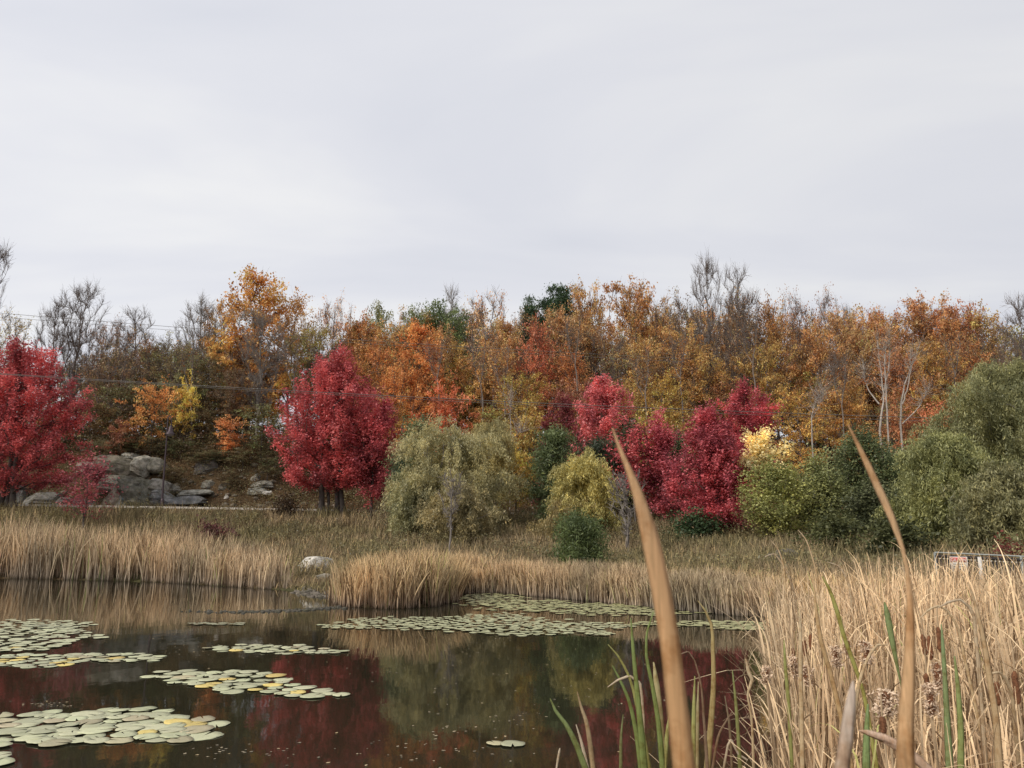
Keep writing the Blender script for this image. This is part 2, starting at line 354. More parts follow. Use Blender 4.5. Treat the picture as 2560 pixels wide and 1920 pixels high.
# ------------------------------------------------------------------ tree generator
def prof(style, s):
    if style == 'maple': r = (s+.10)**.42*(1-s)**.62*1.75
    elif style == 'round': r = np.sqrt(np.clip(1-(2*s-.95)**2/1.05, 0, 1))
    elif style == 'column': r = (s+.15)**.3*(1-s)**.45*1.35
    elif style == 'cone': r = (1-s)**.85*1.0+.04
    elif style == 'vase': r = (s+.05)**.75*(1-s+.02)**.22*1.35
    elif style == 'dome': r = (1-s**2.6)**.5
    else: r = np.sqrt(np.clip(1-(2*s-1)**2, 0, 1))
    return np.clip(r, 0, 1.1)
def leaves_at(C, nper, sig, size, elong=1.7, r=rng, droop=0., up=0.35, spray=None):
    n = len(C)*nper
    P = np.repeat(C, nper, 0)+r.normal(0, 1, (n, 3))*np.asarray(sig)
    if spray is not None:   # leaves strung along a shoot that leaves the crown outwards and upwards
        L, upz, c0 = spray; D = C-c0; D[:, 2] *= .35; D /= np.maximum(np.linalg.norm(D, axis=1, keepdims=True), .3); D = D+r.normal(0, .32, D.shape); D[:, 2] += upz
        D /= np.linalg.norm(D, axis=1, keepdims=True); Ls = L*r.uniform(.35, 1.3, len(C))
        f = r.random(n)**.8; P = P+np.repeat(D*Ls[:, None], nper, 0)*(f-.45)[:, None]; P -= (P-np.repeat(C, nper, 0))*0
    nrm = r.normal(0, 1, (n, 3)); nrm[:, 2] += up*np.sign(nrm[:, 2])*2; nrm /= np.linalg.norm(nrm, axis=1, keepdims=True)
    a = r.normal(0, 1, (n, 3)); a[:, 2] -= droop
    u = a-nrm*(a*nrm).sum(1, keepdims=True); u /= np.maximum(np.linalg.norm(u, axis=1, keepdims=True), 1e-6)
    w_ = np.cross(nrm, u); s = (size*(.6+.8*r.random(n)))[:, None]
    V = np.stack([P-u*s*elong*.5, P+w_*s*.5-u*s*.08, P+u*s*elong*.5, P-w_*s*.5-u*s*.08], 1).reshape(-1, 3)
    Q = np.arange(4*n).reshape(-1, 4)
    return V, Q
def gen_tree(seed, style, H, W, cb, ncl, nleaf, leaf, flat=.7, csig=.55, stems=1, trunk_r=None, depth=.9, thin=0, droop=0, strands=0, twigs=0,
             elong=1.6, bark='bark', leafmat='leaf', up=.35, lean=0, shell=.55, trunkfrac=.8, spray=None, lumps=1.0):
    r = np.random.default_rng(seed)
    # attraction points inside the crown
    pts = []
    ph = r.random(6)*6.28
    while len(pts) < ncl:
        s = r.random(); a = r.random()*6.283
        R = prof(style, np.array(s))
        if r.random() > (R+.15): continue
        lump = 1+lumps*(.17*math.sin(3*a+ph[0]+5*s)+.13*math.sin(5*a+ph[1]-9*s)+.10*math.sin(2*a+ph[2]+14*s)+.07*math.sin(ph[3]+27*s+a))
        rad = R*lump*(W/2)*(r.random()**shell)
        pts.append((rad*math.cos(a), rad*math.sin(a)*depth, H*(cb+(1-cb)*s*.985)))
    pts = np.array(pts); pts[:, 0] += lean*pts[:, 2]/H
    tr = trunk_r or .012*H+.03
    nodes = []; par = []; base_idx = []
    for k in range(stems):
        top = np.array([lean*trunkfrac+(r.normal()*W*.10 if stems > 1 else 0), (r.normal()*W*.08 if stems > 1 else 0), H*trunkfrac])
        b = np.array([0, 0, -.3]) if stems == 1 else np.array([(k-(stems-1)/2)*tr*2.6, r.normal()*tr, -.3])
        m = 9; wob = r.normal(0, .012*H, (m, 3)); wob[:, 2] = 0; wob[0] = 0
        for i in range(m):
            f = i/(m-1); nodes.append(b+(top-b)*f+wob[i]*min(1, f*2)); par.append(-1 if i == 0 else len(nodes)-2)
            if i == 0: base_idx.append(len(nodes)-1)
    nodes = [np.array(n) for n in nodes]
    plen = [0.0]*len(nodes)
    for i in range(len(nodes)):
        if par[i] >= 0: plen[i] = plen[par[i]]+np.linalg.norm(nodes[i]-nodes[par[i]])
    order = np.argsort(np.hypot(pts[:, 0], pts[:, 1])+.25*np.abs(pts[:, 2]-H*cb))
    tips = []
    for j in order:
        p = pts[j]; NA = np.array(nodes); d = np.linalg.norm(NA-p, axis=1)
        cost = d+.22*np.array(plen)+np.maximum(0, NA[:, 2]-(p[2]-.25*d*(0 if style in ('cone',) else 1)))*2.5
        cost[NA[:, 2] < H*cb*.55] += 3
        k = int(np.argmin(cost)); q = nodes[k]
        mid = q*.5+p*.5+np.array([0, 0, -.06*d[k]])+r.normal(0, .06*d[k], 3)
        nodes.append(mid); par.append(k); plen.append(plen[k]+d[k]/2)
        nodes.append(p); par.append(len(nodes)-2); plen.append(plen[k]+d[k]); tips.append(len(nodes)-1)
    cnt = np.zeros(len(nodes)); cnt[tips] = 1
    for i in range(len(nodes)-1, -1, -1):
        if par[i] >= 0: cnt[par[i]] += cnt[i]
    tot = max(cnt[b] for b in base_idx)
    rad = tr*np.maximum(cnt/tot, .3/ tot)**.52; rad = np.maximum(rad, .012)
    NA = np.array(nodes); I = np.array([i for i in range(len(nodes)) if par[i] >= 0]); Pp = np.array(par)[I]
    R0 = np.minimum(rad[Pp], rad[I]*1.5)
    for b in base_idx:
        R0[Pp == b] = rad[b]*1.35
    parts = [tubes(NA[Pp], NA[I], R0, rad[I], 6)]
    tw = NA[tips]
    if twigs:
        n = len(tw)*twigs; A = np.repeat(tw, twigs, 0); tipdir = np.repeat(NA[tips]-NA[np.array(par)[tips]], twigs, 0)
        tipdir /= np.maximum(np.linalg.norm(tipdir, axis=1, keepdims=True), 1e-6)
        dd = tipdir*.7+r.normal(0, .55, (n, 3))+np.array([0, 0, .75]); dd /= np.linalg.norm(dd, axis=1, keepdims=True)
        L = (H*.055*(.5+r.random(n)))[:, None]
        st = A-tipdir*L*r.random((n, 1))
        m1 = st+dd*L*.55; e1 = m1+(dd+r.normal(0, .3, (n, 3)))*L*.5
        parts.append(tubes(st, m1, np.full(n, .014), np.full(n, .009), 3)); parts.append(tubes(m1, e1, np.full(n, .009), np.full(n, .004), 3))
        e2 = m1+(dd+r.normal(0, .55, (n, 3)))*L*.45; parts.append(tubes(m1, e2, np.full(n, .008), np.full(n, .004), 3))
    V, Q = merge(parts)
    tm = raw_mesh("trunk", V, Q, M[bark], smooth=True)
    cm = None
    if nleaf > 0:
        sig = csig*np.array([1, 1, flat])
        C = tw
        if thin: C = tw[r.random(len(tw)) > thin]
        if strands:
            S = []
            for c in C:
                for q in range(strands):
                    o = c+r.normal(0, csig*.7, 3)*[1, 1, .6]; L = (.5+r.random())*csig*1.5; out_ = o-np.array([0, 0, o[2]]); out_ = out_/max(np.linalg.norm(out_), .01)
                    w_ = r.uniform(.2, 1.5)
                    for f in np.linspace(0, 1, 6): S.append(o+out_*w_*f*csig+np.array([0, 0, L*(.55*f-1.25*f*f)]))
            C = np.array(S); sig = np.array([.09, .09, .12])
        V, Q = leaves_at(C, nleaf, sig, leaf, elong, r, droop, up, (spray[0], spray[1], np.array([0, 0, H*(cb+(1-cb)*.35)])) if spray else None)
        v = np.clip(np.repeat(r.random(len(C)), nleaf)*.5+r.random(len(C)*nleaf)*.5, 0, 1)
        cm = raw_mesh("crown", V, Q, M[leafmat], v=v)
    return tm, cm
def place_tree(name, tm, cm, loc, label, cat, color, group=None, scale=(1, 1, 1), rz=0, trunkname="trunk"):
    root = empty(name, loc, rz); root.scale = scale; tag(root, label, cat, group)
    obj(trunkname, tm, root)
    if cm: obj("crown", cm, root, color=color)
    return root
def dims(px, topy, wpx, Y=None, basey=None, gz=None):
    """world base position, height, width of something whose top is at px,topy"""
    if basey is not None: P = ghit(px, basey); Y = P[1]
    T = at(px, topy, Y); X = T[0]; z0 = g(X, Y) if gz is None else gz
    wd = wpx/F*np.linalg.norm(at(px, (topy+1300)/2, Y)-at(px+1, (topy+1300)/2, Y))*F
    return (X, Y, z0), T[2]-z0, wd

CRIM = (.52, .125, .14); RED = (.62, .155, .16); PINK = (.70, .215, .225); PURP = (.20, .055, .065)
GRPM = "maples planted along the pond embankment"
def near(name, style, px, topy, wpx, col, label, cat, Y=None, basey=None, seed=0, group=None, **kw):
    loc, H, W = dims(px, topy, wpx*.88, Y, basey)
    tm, cm = gen_tree(seed, style, H, W, **kw)
    return place_tree(name, tm, cm, loc, label, cat, col, group)
mk = dict(csig=.17, flat=1.0, leafmat='leaf', spray=(1.7, .75), lumps=1.25)
near('maple_tree', 'maple', 60, 866, 360, RED, 'bright red maple cut off by the left edge of the photo', 'tree', Y=55.6, seed=1, cb=.12, ncl=460, nleaf=150, leaf=.098, stems=4, trunk_r=.20, group=GRPM, **mk)
near('maple_tree', 'maple', 842, 890, 300, RED, 'tallest red maple in the centre, dark stems fanning from its base', 'tree', Y=54.6, seed=12, cb=.17, ncl=430, nleaf=150, leaf=.098, stems=5, trunk_r=.19, group=GRPM, **mk)
near('maple_tree', 'round', 938, 1005, 136, CRIM, 'smaller darker red maple touching the right side of the tallest red one', 'tree', Y=53.2, seed=3, cb=.17, ncl=120, nleaf=140, leaf=.10, trunk_r=.10, group=GRPM, **mk)
near('maple_sapling', 'round', 226, 1150, 122, (.40, .11, .13), 'small sparse pinkish red maple in front of the grey rocks', 'tree', Y=51.5, seed=4, cb=.2, ncl=66, nleaf=36, leaf=.10, trunk_r=.06, group=GRPM, **mk)
near('maple_tree', 'maple', 1410, 1000, 165, (.27, .075, .08), 'dull purple maple behind the dark green pine', 'tree', Y=60.8, seed=5, cb=.12, ncl=110, nleaf=140, leaf=.105, trunk_r=.12, group=GRPM, **mk)
near('maple_tree', 'round', 1508, 958, 165, PINK, 'glowing pinkish red maple crown above the purple maple', 'tree', Y=57.5, seed=6, cb=.20, ncl=160, nleaf=150, leaf=.11, trunk_r=.15, group=GRPM, **mk)
near('maple_tree', 'round', 1582, 1075, 110, (.56, .13, .14), 'sparse pink red maple showing green between its leaves', 'tree', Y=50, seed=7, cb=.35, ncl=70, nleaf=40, leaf=.12, trunk_r=.07, bark='greybark', group=GRPM, **mk)
near('maple_tree', 'column', 1648, 1048, 112, (.52, .13, .155), 'narrow crimson maple left of the fullest crimson one', 'tree', Y=50, seed=8, cb=.14, ncl=110, nleaf=120, leaf=.10, trunk_r=.09, group=GRPM, **mk)
near('maple_tree', 'maple', 1772, 1036, 205, (.54, .13, .155), 'full crimson maple with low skirts beside the yellow tree', 'tree', basey=1350, seed=19, cb=.09, ncl=250, nleaf=125, leaf=.092, trunk_r=.12, group=GRPM, csig=.15, flat=1., leafmat='leaf', spray=(1.25, .5), lumps=1.3)
near('maple_tree', 'round', 1858, 972, 160, (.60, .14, .16), 'rosy red maple top behind the full crimson one', 'tree', Y=58, seed=10, cb=.2, ncl=160, nleaf=140, leaf=.105, trunk_r=.14, group=GRPM, **mk)
near('yellow_tree', 'maple', 1900, 1078, 118, (1.0, .86, .48), 'small bright yellow tree between the crimson maple and the green shrubs', 'tree', Y=42, seed=11, cb=.60, ncl=70, nleaf=55, leaf=.10, trunk_r=.06, csig=.14, flat=.9, leafmat='gleaf', spray=(1.0, .7), lumps=1.5)

# willows, pines and shrubs
OL = (.33, .33, .17)
GW = "green shrubs and willows along the far shore"
wk = dict(strands=7, nleaf=12, leaf=.042, elong=4.0, droop=2.2, up=.1, leafmat='gleaf', bark='greybark', lumps=2.3)
near('willow', 'round', 1122, 1062, 262, (.50, .46, .26), 'wide pale olive willow in the middle of the shore', 'tree', Y=46.5, seed=77, group=GW, cb=.10, ncl=160, csig=.55, trunk_r=.12, stems=2, **wk)
near('willow', 'round', 1228, 1052, 110, (.50, .44, .22), 'yellowish willow top rising behind the wide pale willow', 'tree', Y=52, seed=22, group=GW, cb=.25, ncl=90, csig=.5, trunk_r=.10, **wk)
near('willow', 'round', 1040, 1175, 110, (.40, .39, .22), 'lower grey green willow on the left flank of the wide willow', 'tree', Y=46, seed=23, group=GW, cb=.1, ncl=70, csig=.45, trunk_r=.06, **wk)
near('willow', 'round', 1150, 1215, 150, (.42, .36, .2), 'low brownish willow in front of the wide one', 'tree', Y=43.5, seed=24, group=GW, cb=.12, ncl=70, csig=.42, trunk_r=.05, **wk)
near('willow', 'dome', 1462, 1145, 140, (.55, .49, .20), 'small yellow green willow behind the dark round pine', 'tree', Y=44, seed=25, group=GW, cb=.18, ncl=95, csig=.42, trunk_r=.07, **wk)
near('willow', 'dome', 1415, 1255, 90, (.44, .36, .18), 'low straggly yellow willow left of the dark round pine', 'tree', Y=43, seed=26, group=GW, cb=.1, ncl=40, csig=.38, trunk_r=.04, **wk)
near('willow', 'round', 2510, 905, 330, (.33, .33, .17), 'huge dark olive willow at the right edge', 'tree', Y=37, seed=27, group=GW, cb=.06, ncl=420, csig=.5, trunk_r=.18, stems=2, **wk)
near('willow', 'round', 2352, 1095, 210, (.36, .37, .17), 'olive willow shrub in front of the huge one', 'tree', Y=34.5, seed=28, group=GW, cb=.05, ncl=190, csig=.42, trunk_r=.09, stems=2, **wk)
near('willow', 'dome', 2500, 1180, 200, (.29, .28, .15), 'low olive willow over the bridge railing', 'tree', Y=31, seed=29, group=GW, cb=.05, ncl=130, csig=.42, trunk_r=.07, stems=2, **wk)
sk_ = dict(leafmat='gleaf', flat=.8, bark='bark', spray=(1.0, .5), lumps=1.5)
GR = (.10, .17, .075)
near('shrub', 'round', 1052, 1040, 120, (.19, .23, .12), 'blue green bush between the dark red maple and the willow', 'tree', Y=50, seed=30, group=GW, cb=.06, ncl=120, nleaf=85, leaf=.09, csig=.26, **sk_)
near('shrub', 'round', 1015, 1130, 90, (.14, .19, .12), 'lower blue green bush under the dark red maple', 'tree', Y=49.5, seed=31, group=GW, cb=.05, ncl=70, nleaf=75, leaf=.09, csig=.25, **sk_)
near('shrub', 'round', 1560, 1068, 120, (.10, .13, .065), 'dark green tree behind the sparse pink maple', 'tree', Y=53, seed=32, group=GW, cb=.1, ncl=110, nleaf=80, leaf=.10, csig=.26, **sk_)
near('shrub', 'round', 1700, 1085, 90, (.13, .17, .09), 'dark green tree between the two crimson maples', 'tree', Y=54, seed=33, group=GW, cb=.1, ncl=90, nleaf=80, leaf=.10, csig=.26, **sk_)
near('shrub', 'round', 1938, 1168, 190, (.36, .37, .14), 'yellow green leafy tree right of the crimson maple', 'tree', Y=39.5, seed=34, group=GW, cb=.12, ncl=150, nleaf=80, leaf=.085, csig=.22, **sk_)
near('shrub', 'round', 2045, 1145, 130, (.31, .33, .15), 'light green leafy tree second from the crimson maple', 'tree', Y=41, seed=35, group=GW, cb=.1, ncl=130, nleaf=80, leaf=.085, csig=.22, **sk_)
near('shrub', 'round', 2145, 1078, 150, (.18, .215, .11), 'rich green tree right of the bright leafy ones', 'tree', Y=43, seed=36, group=GW, cb=.08, ncl=190, nleaf=85, leaf=.09, csig=.25, **sk_)
near('shrub', 'round', 2235, 1125, 110, (.17, .23, .12), 'mid green tree below the tall white trunks', 'tree', Y=44, seed=37, group=GW, cb=.08, ncl=120, nleaf=80, leaf=.09, csig=.25, **sk_)
near('shrub', 'round', 2185, 1220, 150, (.15, .165, .09), 'deep green low tree with dark shade under it', 'tree', Y=38, seed=38, group=GW, cb=.06, ncl=130, nleaf=80, leaf=.085, csig=.22, **sk_)
near('shrub', 'round', 2330, 1075, 110, (.28, .30, .16), 'pale olive tree top left of the huge willow', 'tree', Y=46, seed=39, group=GW, cb=.1, ncl=110, nleaf=75, leaf=.09, csig=.25, **sk_)
near('shrub', 'dome', 1735, 1290, 120, (.08, .13, .06), 'low dark shrub beneath the full crimson maple', 'shrub', basey=1360, seed=40, cb=.05, ncl=50, nleaf=70, leaf=.10, csig=.25, **sk_)
near('shrub', 'dome', 2080, 1300, 150, (.13, .14, .06), 'low olive brown shrub under the bright leafy trees', 'shrub', basey=1385, seed=41, cb=.05, ncl=60, nleaf=65, leaf=.10, csig=.26, **sk_)
near('shrub', 'dome', 2240, 1320, 150, (.10, .11, .05), 'low dark shrub left of the bridge railing', 'shrub', basey=1398, seed=42, cb=.05, ncl=60, nleaf=65, leaf=.10, csig=.26, **sk_)
near('shrub', 'dome', 1100, 1290, 120, (.07, .065, .045), 'low dark twiggy bush under the wide willow', 'shrub', basey=1345, seed=43, cb=.05, ncl=45, nleaf=55, leaf=.09, csig=.25, **sk_)
near('shrub', 'dome', 720, 1250, 70, (.085, .06, .04), 'low brown bush below the tallest red maple', 'shrub', basey=1290, seed=44, cb=.05, ncl=30, nleaf=55, leaf=.09, csig=.25, **sk_)
near('shrub', 'dome', 535, 1310, 90, (.15, .06, .06), 'low dull purple bush on the embankment above the left reeds', 'shrub', basey=1360, seed=45, cb=.05, ncl=26, nleaf=55, leaf=.09, csig=.25, **sk_)
near('shrub', 'round', 2535, 1385, 70, (.22, .06, .05), 'small red brown shrub behind the railing at the right edge', 'shrub', Y=27, seed=46, cb=.05, ncl=30, nleaf=60, leaf=.07, csig=.18, **sk_)
pk = dict(leafmat='gleaf', elong=4.2, up=0, bark='bark', spray=(.8, .5), lumps=1.3)
near('pine_tree', 'round', 1388, 1075, 128, (.13, .165, .075), 'dark green pine left of the small yellow green willow', 'tree', Y=47.5, seed=50, cb=.06, ncl=150, nleaf=110, leaf=.055, csig=.33, flat=.6, **pk)
near('pine_tree', 'round', 1490, 1095, 95, (.06, .08, .05), 'very dark pine under the glowing pink maple', 'tree', Y=52, seed=51, cb=.1, ncl=90, nleaf=100, leaf=.055, csig=.35, flat=.6, **pk)
near('young_pine', 'round', 1445, 1288, 104, (.13, .17, .07), 'round dark green young pine standing just behind the reeds', 'tree', Y=32, seed=52, cb=.03, ncl=130, nleaf=130, leaf=.035, csig=.2, flat=.8, **pk)
# bare vase shaped tree and thin grey trunks in front
near('bare_tree', 'vase', 1560, 1165, 120, None, 'small bare grey tree with many upright stems', 'tree', basey=1388, seed=55, cb=.2, ncl=110, nleaf=0, leaf=.1, stems=3, trunk_r=.07, bark='greybark', twigs=5, trunkfrac=.5)
near('bare_tree', 'vase', 1128, 1180, 90, None, 'thin bare grey sapling standing before the wide willow', 'tree', basey=1400, seed=56, cb=.35, ncl=60, nleaf=0, leaf=.1, trunk_r=.05, bark='greybark', twigs=5)

# ------------------------------------------------------------------ forest on the hillside
VAR = {}
def variant(key):
    kind, i = key
    if key in VAR: return VAR[key]
    s = 100+hash_s(kind)+i
    if kind == 'W':   # leafy wood tree, layered foliage, unit 12 m x 8 m
        st = ['vase', 'dome', 'round', 'vase', 'round'][i % 5]
        r = gen_tree(s, st, 12, 8, [.30, .34, .22, .38, .25][i % 5], 135, 74, .132, flat=.45, csig=.26, leafmat='hleaf', bark='twig', twigs=7, shell=.6, trunk_r=.17, spray=(2.0, .12), lumps=1.3)
    elif kind == 'G':
        r = gen_tree(s, 'maple', 12, 8, .18, 210, 92, .135, flat=.45, csig=.26, leafmat='hleaf', bark='bark', twigs=4, shell=.55, trunk_r=.17, spray=(1.8, .12), lumps=1.3)
    elif kind == 'S':  # sparse leaves with many twigs
        r = gen_tree(s, ['vase', 'round', 'dome'][i % 3], 12, 8, .32, 130, 26, .12, flat=.5, csig=.28, spray=(2.0, .3), leafmat='hleaf', bark='twig', twigs=12, thin=.15, trunk_r=.15)
    elif kind == 'B':  # bare
        r = gen_tree(s, ['vase', 'round', 'column'][i % 3], 12, 7, .28, 170, 0, .1, bark='twig', twigs=13, trunk_r=.16)
    elif kind == 'D':  # dense dark dome
        r = gen_tree(s, 'dome', 12, 9, .35, 150, 80, .14, flat=.5, csig=.3, leafmat='gleaf', bark='bark', spray=(1.6, .2), lumps=1.4)
    elif kind == 'P':  # pine
        r = gen_tree(s, 'round' if i == 0 else 'cone', 12, 6, .35, 200, 110, .10, flat=.35, csig=.5, leafmat='gleaf', elong=3.5, bark='bark')
    elif kind == 'U':  # low understory tree
        r = gen_tree(s, ['round', 'dome', 'vase'][i % 3], 6, 5, .18, 70, 55, .12, flat=.4, csig=.2, leafmat='hleaf', bark='bark', trunk_r=.06, spray=(1.5, .08), lumps=1.6)
    VAR[key] = r; return r
def hash_s(k): return {'W': 0, 'G': 10, 'S': 20, 'B': 40, 'D': 60, 'P': 80, 'U': 90}[k]
BASEH = {'W': (12, 8), 'G': (12, 8), 'S': (12, 8), 'B': (12, 7), 'D': (12, 9), 'P': (12, 6), 'U': (6, 5)}
OR = (.60, .22, .055); GO = (.60, .29, .07); RU = (.42, .18, .08); BR = (.34, .19, .11); PE = (.72, .36, .18); RO = (.62, .15, .06)
YO = (.50, .30, .05); OG = (.26, .21, .07); DG = (.14, .16, .065); DK = (.14, .085, .05)
GF = "autumn trees of the hillside wood"
NAMES = {'W': 'broadleaf_tree', 'G': 'broadleaf_tree', 'S': 'sparse_tree', 'B': 'bare_tree', 'D': 'oak_tree', 'P': 'pine_tree', 'U': 'understory_tree'}
nrot = [0]
def ft(kind, i, px, topy, wpx, Y, col, label, group=GF, name=None, bark=None, cap=None):
    loc, H, W = dims(px, topy, wpx, Y)
    if H < .5: print('skipped', label); return
    if col: col = (col[0]*.94, col[1]*1.14, col[2]*1.12); lu = .35*col[0]+.5*col[1]+.15*col[2]; col = tuple(min(1., (c*.80+lu*.20*e)*1.34) for c, e in zip(col, (1.1, 1., .85)))
    h0, w0 = BASEH[kind]; tm, cm = variant((kind, i))
    if bark:
        kk = (kind, i, bark)
        if kk not in VAR:
            t2 = tm.copy(); t2.materials.clear(); t2.materials.append(M[bark]); VAR[kk] = t2
        tm = VAR[kk]
    nrot[0] += 1; sx = W/w0
    return place_tree(name or NAMES[kind], tm, cm, loc, label, 'tree', col, group, (sx, sx, H/h0), nrot[0]*2.399)
